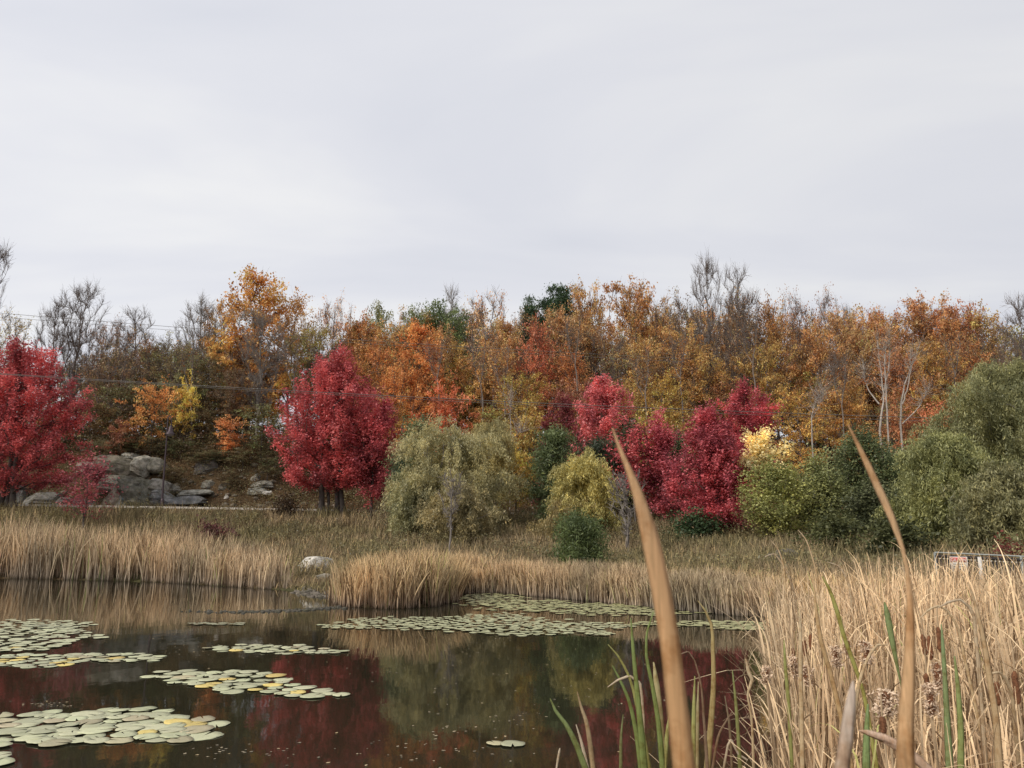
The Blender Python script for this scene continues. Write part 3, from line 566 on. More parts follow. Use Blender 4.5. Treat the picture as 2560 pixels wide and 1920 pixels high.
rows = [
 # skyline, left to right
 ('B',0,-25,610,150,70,None,'bare branches reaching in from the left edge against the sky'),
 ('S',0,28,790,120,74,YO,'thin tree with a few yellow leaves above the left red maple'),
 ('B',2,150,748,130,80,None,'slender bare tree left of the tall bare one on the skyline'),
 ('B',0,212,718,150,76,None,'tall bare tree with an upright leader, left part of the skyline'),
 ('S',1,268,795,120,80,RU,'small rusty tree top right of the tall bare skyline tree'),
 ('B',1,345,770,170,82,None,'fine twigged bare tree in the left dip of the skyline'),
 ('S',2,320,830,150,74,BR,'brown thinly leaved tree below the fine twigged bare tree'),
 ('S',0,425,840,150,76,OG,'olive brown thin tree left of the large bare trunk'),
 ('B',2,505,738,150,80,None,'pale bare tree just left of the tall golden one'),
 ('G',0,645,678,235,76,GO,'tall golden orange tree standing highest on the left skyline'),
 ('W',2,560,745,120,82,(.52,.27,.10),'orange shoulder tree left under the tall golden one'),
 ('W',1,735,745,150,80,(.58,.30,.09),'golden tree on the right flank of the tallest one'),
 ('S',1,838,735,110,82,PE,'peach coloured open topped tree with sky around it'),
 ('W',3,775,822,140,74,(.34,.24,.07),'olive gold tree beneath the golden pair'),
 ('D',0,945,768,140,92,(.22,.19,.08),'olive brown oak left of the dark green oak'),
 ('D',1,1110,752,200,92,DG,'dark green oak with a rounded top on the skyline'),
 ('D',0,1035,775,130,90,(.17,.17,.07),'green oak joined to the left side of the dark green oak'),
 ('B',1,1130,712,110,96,None,'pale bare crown poking above the dark green oak'),
 ('S',0,1230,738,150,84,PE,'peach tree with thin top right of the dark green oak'),
 ('S',2,1300,790,110,88,BR,'thin brown tree in the dip before the dark pine'),
 ('P',0,1392,712,122,88,(.055,.085,.04),'flat topped dark green pine on the skyline'),
 ('P',1,1325,738,95,89,(.055,.085,.04),'narrow dark green pine left of the flat topped one'),
 ('W',4,1405,785,120,82,(.34,.17,.065),'rust brown tree in front of the flat topped pine'),
 ('W',0,1468,722,120,86,(.55,.27,.08),'golden brown tree right of the flat topped pine'),
 ('W',3,1585,712,170,84,(.52,.24,.08),'broad amber tree midway along the skyline'),
 ('S',1,1655,735,100,88,BR,'thin brown tree between the amber tree and the tall bare ones'),
 ('B',0,1760,655,120,80,None,'tall bare tree, left of the two highest bare ones'),
 ('B',1,1838,660,150,80,None,'tall bare tree, right of the two highest bare ones'),
 ('S',2,1700,745,130,82,(.30,.19,.10),'grey brown twiggy tree left of the tallest bare trees'),
 ('S',0,1840,735,150,78,(.30,.16,.09),'dusky brown tree at the foot of the tallest bare trees'),
 ('W',1,1925,760,130,80,(.50,.23,.07),'amber tree right of the tallest bare trees'),
 ('S',1,1985,725,110,88,RU,'rusty tree top with thin twigs right of the bare pair'),
 ('S',2,2060,738,110,88,(.38,.17,.10),'reddish brown twiggy tree left of the right skyline dip'),
 ('B',2,2115,762,90,90,None,'short bare tree in the right skyline dip'),
 ('W',4,2040,815,140,78,(.52,.23,.07),'orange brown tree beneath the right skyline dip'),
 ('W',2,2210,765,150,84,(.52,.21,.09),'orange tree above the tall white trunks'),
 ('W',0,2320,755,170,84,(.56,.23,.08),'broad orange tree right of the white trunks'),
 ('W',3,2405,768,150,86,(.48,.17,.08),'red orange tree near the right end of the skyline'),
 ('S',0,2455,830,120,82,(.42,.19,.10),'thin russet tree above the huge willow'),
 ('B',1,2540,735,170,80,None,'bare bushy tree at the right edge of the skyline'),
 ('S',2,2505,850,110,76,(.25,.15,.10),'dull brown twiggy tree behind the top of the huge willow'),
 # second tier
 ('W',2,950,850,140,76,OR,'orange tree directly right of the tallest red maple'),
 ('W',1,905,800,150,82,(.55,.22,.06),'orange tree above the shoulder of the tallest red maple'),
 ('G',0,1050,808,190,76,(.66,.24,.06),'brightest broad orange tree near the centre left'),
 ('W',4,1010,900,150,71,(.66,.25,.06),'low bright orange tree over the blue green bush'),
 ('U',0,1115,955,120,68,RO,'fiery red orange spray above the wide willow'),
 ('W',3,1155,870,120,78,(.48,.27,.06),'gold tree behind the fiery spray'),
 ('W',2,1235,835,160,76,(.55,.27,.08),'light orange tree above the willow top'),
 ('S',1,1300,860,120,80,(.38,.20,.10),'greyish brown tree left of the red tinted one'),
 ('W',1,1345,815,130,76,(.58,.15,.07),'red tinted tree below the dark pines'),
 ('W',0,1300,945,150,70,(.46,.27,.05),'yellow brown tree with layered foliage behind the dark pine'),
 ('W',4,1420,870,130,76,(.56,.20,.06),'orange tree left above the glowing pink maple'),
 ('S',0,1480,830,150,80,(.34,.22,.11),'grey twiggy tree over the glowing pink maple'),
 ('S',2,1545,850,130,78,(.26,.20,.10),'shadowy olive twiggy tree beside a sky gap'),
 ('W',3,1600,860,130,76,(.50,.27,.08),'golden brown tree beside a sky gap'),
 ('W',2,1650,930,150,70,YO,'yellow orange layered tree left of the rosy maple top'),
 ('W',1,1565,960,140,70,(.44,.26,.05),'low amber tree right of the glowing pink maple'),
 ('W',0,1700,825,150,76,(.52,.26,.08),'amber tree below the grey brown twiggy one'),
 ('W',4,1760,880,150,74,(.50,.27,.07),'dull gold tree over the crimson maple'),
 ('S',1,1840,860,140,76,(.30,.18,.10),'brown twiggy tree directly above the rosy maple top'),
 ('W',3,1900,865,150,74,(.48,.27,.07),'gold tree upper right of the rosy maple top'),
 ('W',2,1990,965,140,66,(.62,.32,.06),'yellow orange tree standing forward right of the rosy maple'),
 ('S',2,2090,880,140,76,(.34,.18,.10),'dim brown tree left of the tall white trunks'),
 ('W',1,2120,950,110,70,(.56,.28,.07),'small golden tree above the rich green tree'),
 ('W',0,2140,830,130,80,(.44,.22,.08),'dull orange tree upper left of the white trunks'),
 ('W',4,2240,860,140,76,(.52,.20,.08),'orange tree tangled in the tall white trunks'),
 ('W',3,2330,860,150,74,(.50,.26,.06),'gold orange tree lower right of the white trunks'),
 ('W',1,2420,855,130,76,(.50,.20,.06),'deep orange tree beside the huge willow top'),
 ('U',1,2240,985,120,68,(.52,.20,.09),'small orange tree low behind the white trunks'),
 ('U',2,2320,1010,110,66,(.58,.18,.08),'small red orange tree low right of the white trunks'),
 ('U',0,2370,1060,130,64,YO,'small yellow tree against the side of the huge willow'),
 ('U',1,2170,1070,110,63,(.44,.24,.07),'small amber tree just above the rich green tree'),
 ('U',2,1240,1085,150,56,(.58,.38,.05),'low yellow tree in the gap right of the wide willow'),
 ('U',0,1290,1130,130,55,(.50,.34,.05),'second low yellow tree in the gap, nearer the dark pine'),
 ('U',1,1330,1000,120,64,(.44,.25,.05),'amber understory tree above the dark green pine'),
 ('U',2,1440,950,110,68,(.30,.10,.06),'dull maroon tree left of the glowing pink maple'),
 ('U',0,1650,1010,150,64,(.42,.26,.05),'olive gold undergrowth tree behind the narrow crimson maple'),
 ('U',1,1545,1050,120,62,(.36,.24,.05),'olive undergrowth tree right of the glowing pink maple'),
 # left hillside behind the rocks
 ('S',0,250,900,130,74,(.30,.13,.06),'rust coloured tree just right of the left red maple'),
 ('W',2,285,880,110,80,(.48,.33,.08),'yellowish tree up the left slope'),
 ('W',4,375,860,130,78,(.38,.17,.08),'russet tree above the street lamp'),
 ('W',1,455,880,120,78,(.44,.22,.08),'faded orange tree left of the large bare trunk'),
 ('W',0,610,850,110,76,(.34,.15,.06),'rust brown tree behind the large bare trunk'),
 ('W',3,590,930,110,70,(.22,.12,.07),'brown tree low behind the large bare trunk'),
 ('S',2,540,830,130,78,(.20,.16,.09),'grey olive twiggy tree left of the large bare trunk'),
 ('B',0,660,790,190,70,None,'large bare tree with a thick grey trunk left of the tallest red maple'),
 ('S',1,800,860,150,74,(.24,.18,.09),'grey green twiggy tree behind the top of the tallest red maple'),
 ('U',0,392,958,120,66,(.64,.27,.07),'small orange tree above the lamp head'),
 ('U',1,474,935,72,67,(.62,.42,.06),'small bright yellow tree upper right of the lamp'),
 ('U',2,578,1045,90,65.5,(.68,.25,.08),'little orange tree on the rubble slope'),
 ('U',0,305,1045,70,65,(.34,.11,.06),'little rust red tree above the grey rocks'),
 ('U',1,235,985,110,67,(.20,.11,.05),'dark brown tree beside the left red maple'),
 ('U',2,300,960,130,69,(.15,.12,.055),'dark olive tree on the left slope'),
 ('U',1,520,1010,110,68,(.16,.10,.05),'dark brown undergrowth tree right of the lamp'),
 ('U',0,660,1010,120,66,(.16,.14,.06),'dark olive tree at the foot of the large bare trunk'),
 ('U',2,420,1040,110,67,(.13,.11,.05),'dark undergrowth tree directly behind the lamp'),
 ('U',0,130,1010,140,66,(.2,.13,.06),'brown tree hidden behind the left red maple'),
]
rows += [('U',k,px,ty,wp,Y,c,l) for k,px,ty,wp,Y,c,l in [
 (0,255,1098,90,64.8,(.17,.13,.07),'dull brown bush above the left end of the outcrop'),
 (1,330,1102,90,66.0,(.14,.125,.06),'dark olive bush on the crest above the sloping slab'),
 (2,395,1092,80,65.6,(.17,.13,.07),'brown bush just left of the lamp pole, above the blocks'),
 (0,455,1100,90,65.4,(.12,.11,.055),'dark bush right of the lamp pole above the hollow'),
 (1,505,1122,80,64.9,(.19,.14,.075),'low brown bush in the middle of the rubble slope'),
 (2,550,1128,80,65.1,(.15,.135,.07),'low olive bush right in the rubble slope'),
 (0,610,1120,80,65.0,(.18,.13,.07),'low brown bush left of the large bare trunk foot'),
 (1,672,1132,80,64.6,(.15,.12,.06),'low dark bush between the large bare trunk and the tallest red maple'),
 (2,430,1168,60,63.9,(.20,.14,.08),'small dry bush beside the lamp pole on the ledge'),
 (0,575,1175,60,63.6,(.19,.13,.07),'small dry bush on the lower rubble slope')]]
for k, i, px, ty, wp, Y, col, lab in rows:
    bk = None
    if 'thick grey trunk' in lab: bk = 'greybark'
    if lab.startswith('pale bare'): bk = 'greybark'
    ft(k, i, px, ty, wp, Y, col, lab, bark=bk)
# bulk of the wood: trees nothing tells apart
r2 = np.random.default_rng(77)
PAL = [RU, (.52, .33, .09), (.46, .22, .08), (.36, .30, .09), (.32, .19, .09), (.56, .30, .08), (.42, .33, .09)]
for n in range(66):
    Y = float(r2.uniform(70, 100)); px = float(r2.uniform(840, 2560)) if n % 5 else float(r2.uniform(-60, 840))
    ty = 985-(Y-70)*5.2+r2.normal()*22+(70 if px < 840 else 0)
    ft('SWWUS'[n % 5] if Y > 74 else 'W', int(r2.integers(0, 3)), px, ty, float(r2.uniform(110, 170)), Y, PAL[n % 7],
       'rust or golden tree filling the shaded middle of the hillside wood', group="rust and golden trees filling the hillside wood")

for n in range(16):
    px = 255+n*24+float(r2.normal()*8); Y = float(r2.uniform(72, 90))
    ft('SUW'[n % 3], n % 3, px, (905 if n % 3 == 1 else 850)+abs(float(r2.normal()))*25, float(r2.uniform(110, 150)), Y, [(.24, .17, .09), (.30, .19, .09), (.26, .21, .10)][n % 3],
       'thin brown tree in the dim thicket up the left slope', group="thin brown trees up the left slope")
for n in range(46):
    Y = float(r2.uniform(80, 101)); px = 855+n*37.5+float(r2.normal()*12) if n < 44 else float(r2.uniform(380, 620))
    ty = (778 if px > 840 else 850)+abs(float(r2.normal()))*24
    ft('WGWWS'[n % 5], int(r2.integers(0, 3)) if n % 5 != 1 else 0, px, ty, float(r2.uniform(120, 175)), Y, [(.54, .29, .10), (.50, .25, .10), (.54, .34, .10), (.44, .24, .10), (.60, .29, .10)][int(r2.integers(0, 5))],
       'amber tree standing at the back along the crest of the wood', group="amber trees at the crest of the wood")

# pale trunks: clump of white stemmed trees, built stem by stem
def stems_tree(name, stems, Y, label, r0=.10, group=None, bark='palebark'):
    b = at(stems[0][0][0], stems[0][0][1], Y); z0 = g(b[0], Y); root = empty(name, (b[0], Y, z0)); tag(root, label, 'tree', group)
    rr = np.random.default_rng(int(stems[0][0][0])); parts = []; tips = []
    for st in stems:
        P = [at(x, y, Y) for x, y in st]
        P[0] = np.array([P[0][0], Y, g(P[0][0], Y)-.2]) if st is stems[0] or len(st) > 3 else P[0]
        P = np.array(P); tt = np.linspace(0, 1, len(P)); ff = np.linspace(0, 1, 14)
        Q_ = np.stack([np.interp(ff, tt, P[:, k]) for k in range(3)], 1); Q_[1:-1] += rr.normal(0, .025, (12, 3)); Q_[:, 1] += np.sin(ff*3)*rr.normal()*.5
        rad = (r0 if len(st) > 3 else r0*.55)*(1-ff*.85)
        parts.append(path_tube(Q_, rad, 7)); tips += [Q_[k] for k in range(7, 14)]
    T = np.array(tips); n = len(T)*9; A = np.repeat(T, 9, 0); d = rr.normal(0, .6, (n, 3))+[0, 0, .9]; d /= np.linalg.norm(d, axis=1, keepdims=True)
    L = 1.3*(.4+rr.random((n, 1))); m1 = A+d*L*.5; e = m1+(d+rr.normal(0, .35, (n, 3)))*L*.6
    parts += [tubes(A, m1, np.full(n, .014), np.full(n, .009), 3), tubes(m1, e, np.full(n, .008), np.full(n, .006), 3)]
    V, Q = merge([(p[0]-np.array([b[0], Y, z0]), p[1]) for p in parts])
    obj("trunk", raw_mesh("trunk", V, Q, M[bark], smooth=True), root)
    V, Q = leaves_at(T[::2]-np.array([b[0], Y, z0]), 10, (.5, .5, .3), .14, 1.5, rr)
    obj("crown", raw_mesh("crown", V, Q, M['hleaf'], v=rr.random(len(Q))), root, color=(.5, .25, .1))
GP = "pale stemmed trees at the right of the wood"
stems_tree('birch_tree', [[(2200, 1125), (2196, 1060), (2204, 1000), (2198, 930), (2192, 850)], [(2204, 1000), (2210, 930), (2222, 840)], [(2198, 1010), (2178, 960), (2162, 915)]], 66, 'white stemmed tree forking at mid height, left one of the white trunks', .12, GP)
stems_tree('birch_tree', [[(2218, 1105), (2212, 1040), (2207, 990), (2205, 900), (2215, 860)]], 65.5, 'single straight white stem touching the forked one', .09, GP)
stems_tree('birch_tree', [[(2248, 1105), (2252, 1040), (2262, 970), (2282, 910), (2300, 860)], [(2256, 1010), (2266, 940), (2276, 880)], [(2256, 1060), (2290, 1020), (2320, 975)]], 66, 'white stemmed tree leaning right, rightmost of the white trunks', .11, GP)
stems_tree('birch_tree', [[(2026, 1142), (2028, 1090), (2026, 1040), (2034, 1010), (2052, 985)], [(2028, 1050), (2044, 1015), (2058, 985)]], 62, 'thin white tree with forked top beside the yellow orange tree', .07, GP)
stems_tree('birch_tree', [[(1274, 1110), (1276, 1060), (1275, 1020), (1277, 990)], [(1276, 1110), (1290, 1090), (1302, 1078)]], 60, 'thin pale stem rising behind the yellowish willow top', .05, GP)

for xx, yb, yt, Yv, lab in [(1097,1000,860,70,'slender grey trunk rising among the low bright orange trees'),(1205,1010,850,71,'slender grey trunk between the fiery spray and the light orange tree'),
 (1262,1040,880,70,'slender grey trunk just above the yellowish willow top'),(1440,960,800,73,'slender grey trunk above the dull purple maple'),(1612,1040,890,66,'slender pale trunk right of the glowing pink maple'),
 (1706,1000,840,68,'slender grey trunk left above the rosy maple top'),(1885,960,800,72,'slender grey trunk right above the rosy maple top'),(2105,1060,900,68,'slender grey trunk left of the white trunks, over the rich green tree'),
 (2390,1010,850,70,'slender grey trunk between the white trunks and the huge willow'),(735,1010,850,68,'slender grey trunk left behind the top of the tallest red maple'),(475,1050,840,70,'slender grey trunk right of the lamp, up the slope')]:
    stems_tree('slender_tree', [[(xx, yb+40), (xx+3, yb), (xx-4, (yb*2+yt)/3), (xx+5, (yb+yt*2)/3), (xx+9, yt)], [(xx-4, (yb*2+yt)/3), (xx-16, (yb+yt)/2), (xx-24, yt+20)]], Yv, lab, .085, "slender bare trunks in the hillside wood", 'slimbark')

# ------------------------------------------------------------------ undergrowth (nobody could count it)
def scatter(n, x0, x1, y0, y1, keep=None, seed=1):
    r = np.random.default_rng(seed); P = np.zeros((0, 2))
    while len(P) < n:
        c = np.stack([r.uniform(x0, x1, n), r.uniform(y0, y1, n)], 1)
        if keep is not None: c = c[keep(c[:, 0], c[:, 1])]
        P = np.concatenate([P, c])
        if len(c) == 0: break
    return P[:n]
def tuftcloud(name, P, h, nleaf, size, color, label, cat, seed, mat='hleaf', sig=.3, elong=1.5, up=.2, droop=0):
    r = np.random.default_rng(seed); z = ground(P[:, 0], P[:, 1])
    C = np.stack([P[:, 0], P[:, 1], z+h*r.random(len(P))], 1)
    V, Q = leaves_at(C, nleaf, (sig, sig, sig*.7), size, elong, r, droop, up)
    v = np.clip(np.repeat(r.random(len(C)), nleaf)*.5+r.random(len(C)*nleaf)*.5, 0, 1)
    return tag(obj(name, raw_mesh(name, V, Q, M[mat], v=v), color=color), label, cat, kind="stuff")
def infr(x, y): return np.abs(x) < .72*y+3
tuftcloud('undergrowth', scatter(8000, -75, 75, 65, 108, infr, 3), 2.0, 11, .17, (.10, .07, .042), "brown undergrowth, coloured darker as shade gaps, covering the floor of the hillside wood", "undergrowth", 5)  # colour lowered to paint the dark shade gaps under the canopy
tuftcloud('leaf_litter', scatter(9000, -50, 40, 61.5, 70, infr, 4), .10, 5, .085, (.24, .145, .08), "fallen brown leaves strewn over the rubble slope behind the road", "leaf litter", 6)
tuftcloud('slope_brush', scatter(4200, -46, 6, 61.6, 70, lambda x, y: infr(x, y) & (wav(x, y, 1.7, 3)+(y-63)*.08 > -.05), 44), 1.3, 18, .07, (.20, .17, .09), 'thin brown brush growing between the rocks of the slope', 'brush', 45, sig=.28)
tuftcloud('shade_brush', scatter(2600, -34, 34, 36, 56.5, lambda x, y: infr(x, y) & (sdist(x, y) > 9) & (wav(x, y, 2.1, 7)+.02*x > .12), 46), .8, 16, .05, (.19, .15, .085), 'dark low brush added as contact shade around the feet of the shore trees', 'brush', 47, 'gleaf', .24, 2.4)  # brush added to darken the ground under the trees like contact shade
def blades(P, hmin, hmax, wd, nseg, bend, seed, zoff=0, arch=0., tilt=.06, lenf=None, w_end=.15, foldp=None):
    r = np.random.default_rng(seed); n = len(P); z = np.maximum(ground(P[:, 0], P[:, 1]), -.25)+zoff
    H = r.uniform(hmin, hmax, n)
    if lenf is not None: H = H*lenf(P[:, 0], P[:, 1])
    az = r.uniform(0, 6.283, n); d = np.stack([np.cos(az), np.sin(az), 0*az], 1)
    faz = r.uniform(0, 6.283, n); f = np.stack([np.cos(faz), np.sin(faz), 0*faz], 1)
    ang = np.abs(r.normal(0, tilt, n)); bd = bend*(.2+r.random(n)); fold = r.random(n) < (foldp or (.62 if arch > .5 else .4))
    t0 = r.uniform(.5, .85, n); sharp = np.where(r.random(n) < .3, 9.0, 3.2); hk = np.where(fold, arch*r.uniform(.5, 2.6, n), 0)
    s = np.linspace(0, 1, nseg+1)**(.8 if nseg > 5 else 1); V = np.zeros((n, nseg+1, 2, 3)); W = wd*(.6+.8*r.random(n))
    c = np.stack([P[:, 0], P[:, 1], z], 1)
    for k, t in enumerate(s):
        if k:
            tm_ = (s[k]+s[k-1])/2; phi = ang+bd*tm_**1.6*1.6+hk*np.clip((tm_-t0)*sharp, 0, 1.0)
            st_ = (H*(s[k]-s[k-1]))[:, None]; c = c+(d*np.sin(phi)[:, None]+np.array([0, 0, 1.])*np.cos(phi)[:, None])*st_
        wk_ = (W*(1-(1-w_end)*max(0, (t-.45)/.55)**1.5))[:, None]
        V[:, k, 0] = c-f*wk_/2; V[:, k, 1] = c+f*wk_/2
    b = (np.arange(n)*(nseg+1)*2)[:, None]; k = (np.arange(nseg)*2)[None]
    Q = np.stack([b+k, b+k+1, b+k+3, b+k+2], -1).reshape(-1, 4)
    v = np.repeat(r.random(n), nseg); t = np.tile(np.repeat(s, 2), n)
    return V.reshape(-1, 3), Q, v, t
def stuffblades(name, B, mat, label, cat):
    V, Q, v, t = B; return tag(obj(name, raw_mesh(name, V, Q, mat, v=v, t=t)), label, cat, kind="stuff")
# meadow weeds and grass of the embankment
def grassm():
    m, nt, out = new_mat("meadow_blade"); geo = N(nt, "ShaderNodeNewGeometry"); P = geo.outputs["Position"]
    a = N(nt, "ShaderNodeAttribute"); a.attribute_name = "v"
    c1 = ramp(nt, [(.28, (.17, .145, .075)), (.45, (.26, .22, .12)), (.56, (.32, .24, .15)), (.72, (.44, .35, .21))], noise(nt, .28, 5, .65, P))
    v = ramp(nt, [(0, g3(.5)), (.6, g3(1.0)), (.95, (1.5, 1.4, 1.2)), (1, (2.2, 2.0, 1.7))], a.outputs["Fac"])
    c = mixc(nt, c1.outputs[0], v.outputs[0], 1.0, 'MULTIPLY')
    d = N(nt, "ShaderNodeBsdfDiffuse"); nt.links.new(c, d.inputs[0]); nt.links.new(d.outputs[0], out.inputs[0]); return m
M['grass'] = grassm()
kp = lambda x, y: infr(x, y) & (sdist(x, y) > 2.0) & ~((np.abs(x+.2495*y) < .75) & (y > 26) & (y < 33.5)) & ~((x > 11) & (y < 24.3))
P = scatter(85000, -52, 42, 19, 55.3, kp, 8)
stuffblades('meadow_grass', blades(P, .3, .85, .032, 2, .35, 9, tilt=.3, lenf=lambda x, y: .95+.4*wav(x, y, 2.7, 6)), M['grass'], "olive and brown grass and weeds covering the embankment below the road", "grass")
P = scatter(2600, -11, -5, 26, 34, lambda x, y: (sdist(x, y) > .25) & (np.abs(x+.25*y) < 1.6), 208)
stuffblades('short_grass', blades(P, .08, .32, .025, 2, .4, 209, tilt=.3), M['grass'], "short grass round the pale boulder at the water's edge", "grass")
# clumpy weeds on the embankment
r3 = np.random.default_rng(14)
Cc = scatter(900, -50, 42, 22, 55, lambda x, y: kp(x, y) & (wav(x, y, 2.3, 4) > .05), 15)
P = np.repeat(Cc, 7, 0)+r3.normal(0, .35, (6300, 2))
tuftcloud('meadow_weeds', P, .75, 9, .05, (.26, .23, .12), "dull olive weeds in clumps on the embankment", "weeds", 16, 'gleaf', .16, 2.2)

# reed belts along the far shore
def belt(pxs, depth_in, depth_out, n, seed):
    """points along the shoreline between two image columns, from depth_in metres in the water to depth_out on land"""
    A = [p for p in far if pxs[0] <= p[0] <= pxs[1]]
    L = np.array([hitz(*p)[:2] for p in A]); r = np.random.default_rng(seed)
    seg = np.linalg.norm(np.diff(L, axis=0), axis=1); cum = np.concatenate([[0], np.cumsum(seg)])
    u = r.uniform(0, cum[-1], n*3); X = np.interp(u, cum, L[:, 0]); Yy = np.interp(u, cum, L[:, 1])
    off = r.uniform(-depth_in, depth_out, n*3); ang = r.normal(0, .25, n*3)
    X2 = X+np.sin(ang)*off; Y2 = Yy+np.cos(ang)*off; d = sdist(X2, Y2)
    k = (d > -depth_in) & (d < depth_out); return np.stack([X2[k], Y2[k]], 1)[:n]
hl = lambda x, y: .86+.20*wav(x, y, 3.3, 2)+.20*wav(x, y, .75, 5)
def lf_left(x, y): return hl(x, y)*np.interp(x, [-28, -19, -12.5, -9.2], [1.12, .98, .72, .5])
BP = belt((-700, 760), .15, 5.5, 22000, 21); BP = BP[(BP[:, 0]/BP[:, 1] < -.272-.075*rng.random(len(BP))**1.5)]
BP = BP[(wav(BP[:, 0], BP[:, 1]*.5, .33, 1)+.8*rng.random(len(BP)) > .12)]
B = blades(BP, 1.3, 2.75, .036, 5, .20, 22, arch=.4, tilt=.10, lenf=lf_left)
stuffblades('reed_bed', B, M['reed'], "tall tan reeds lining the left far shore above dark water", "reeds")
BP = belt((832, 1150), .1, 4.2, 13000, 23); BP = BP[(BP[:, 0]/BP[:, 1] > -.243+.05*rng.random(len(BP))**1.6)]
BP = BP[(wav(BP[:, 0], BP[:, 1]*.5, .3, 1)+.8*rng.random(len(BP)) > .1)]
B = blades(BP, .6, 1.6, .026, 5, .26, 24, arch=.5, tilt=.16, lenf=hl)
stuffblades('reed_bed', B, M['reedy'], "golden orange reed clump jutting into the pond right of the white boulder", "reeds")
lb = lambda x, y: hl(x, y)*np.interp(x, [-2, 2, 5, 8], [.95, .8, .72, .7])
B = blades(belt((1145, 1970), .1, 2.4, 21000, 25), .7, 1.65, .026, 5, .2, 26, arch=.35, tilt=.11, lenf=lb)
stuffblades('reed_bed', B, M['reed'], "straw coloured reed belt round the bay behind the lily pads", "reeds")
kp2 = lambda x, y: infr(x, y) & (sdist(x, y) > .8) & (sdist(x, y) < 5) & (x > 3) & ~((x > 10.5) & (y < 24))
P = scatter(9000, 3, 18, 14, 30, kp2, 27)
stuffblades('tall_grass', blades(P, .35, .75, .025, 3, .3, 28, tilt=.14), M['reedy'], "yellowish grass between the reed belt and the meadow on the right", "grass")

# near cattail bed on the right
def inbed(x, y):
    d = sdist(x, y); return (d > -.35+.25*wav(x, y, .8)) & (x > .325*y-.05) & (x < .66*y+1.6) & (y > 2.4) & (y < 22)
def bedpts(n, y0, y1, seed): return scatter(n, .6, 17, y0, y1, inbed, seed)
P = np.concatenate([bedpts(3000, 2.9, 6, 31), bedpts(7500, 6, 11, 32), bedpts(8500, 11, 21, 33)])
hb = lambda x, y: (.92+.12*wav(x, y, 1.3, 5))*np.where(y < 4, .86, 1)*np.interp(y, [7, 11, 15, 21], [1, .80, .52, .36])
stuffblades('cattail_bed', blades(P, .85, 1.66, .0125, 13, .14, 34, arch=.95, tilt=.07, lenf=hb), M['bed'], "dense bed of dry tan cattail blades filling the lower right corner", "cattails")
P = np.concatenate([bedpts(150, 3.4, 6, 135), bedpts(420, 6, 11, 136), bedpts(330, 11, 15, 137)])
B = blades(P, 1.4, 1.85, .016, 18, .12, 134, arch=1.05, tilt=.09, lenf=hb, foldp=1.0)
B = (B[0], B[1], np.repeat(np.random.default_rng(3).uniform(.7, .975, len(P)), 18), B[3])
stuffblades('bent_leaves', B, M['bed'], "pale cattail leaves folded over at the top of the bed", "cattails")
P = np.concatenate([bedpts(1500, 2.9, 6, 35), bedpts(2200, 6, 11, 36)])
stuffblades('broken_stalks', blades(P, .35, 1.25, .010, 6, .5, 37, arch=.9, tilt=.30), M['bed'], "short broken straw lying and leaning among the cattail bed", "straw")

# ------------------------------------------------------------------ separate cattail leaves
def blade_mesh(P3, Wd, V3=None, keel=.18, seed=0):
    """ribbon with a keel through 3-D points; widths in metres; faces the camera side-on"""
    P3 = np.array(P3, float); m = len(P3); tt = np.linspace(0, 1, m); ff = np.linspace(0, 1, 40)
    # Catmull style smoothing through cubic interpolation per segment
    s_ = np.concatenate([[0], np.cumsum(np.linalg.norm(np.diff(P3, axis=0), axis=1))]); s_ /= s_[-1]
    ff = np.sort(np.concatenate([np.linspace(0, 1, 34), s_[1:-1]+1e-4]))
    def ci(a):
        a = np.asarray(a, float); sl = (a[1:]-a[:-1])/((s_[1:]-s_[:-1]).reshape((-1,)+(1,)*(a.ndim-1)))
        hh_ = (s_[1:]-s_[:-1]); tg_ = np.zeros_like(a); tg_[0] = sl[0]; tg_[-1] = sl[-1]
        for i in range(1, m-1): tg_[i] = (sl[i-1]*hh_[i]+sl[i]*hh_[i-1])/(hh_[i]+hh_[i-1])
        out = []
        for f in ff:
            i = min(max(int(np.searchsorted(s_, f, 'right'))-1, 0), m-2); h_ = hh_[i]; u = (f-s_[i])/h_
            out.append((2*u**3-3*u*u+1)*a[i]+(u**3-2*u*u+u)*h_*tg_[i]+(-2*u**3+3*u*u)*a[i+1]+(u**3-u*u)*h_*tg_[i+1])
        return np.array(out)
    C = ci(P3); W = np.maximum(ci(np.array(Wd, float)), .0006)
    T = np.gradient(C, axis=0); T /= np.linalg.norm(T, axis=1, keepdims=True)
    view = C-np.array([0, 0, CZ]); view /= np.linalg.norm(view, axis=1, keepdims=True)
    S = np.cross(T, view); S /= np.maximum(np.linalg.norm(S, axis=1, keepdims=True), 1e-6)
    Nn = np.cross(S, T); prof_ = [(-.5, 0), (-.25, -keel*.6), (0, -keel), (.25, -keel*.6), (.5, 0), (.25, keel*.1), (0, 0), (-.25, keel*.1)]
    V = np.stack([C+S*(a*W)[:, None]+Nn*(b*W)[:, None] for a, b in prof_], 1)
    k = len(prof_); n = len(C)
    Q = [[i*k+j, i*k+(j+1) % k, (i+1)*k+(j+1) % k, (i+1)*k+j] for i in range(n-1) for j in range(k)]
    return V.reshape(-1, 3), np.array(Q), np.repeat(ff[::-1] if False else ff, k)
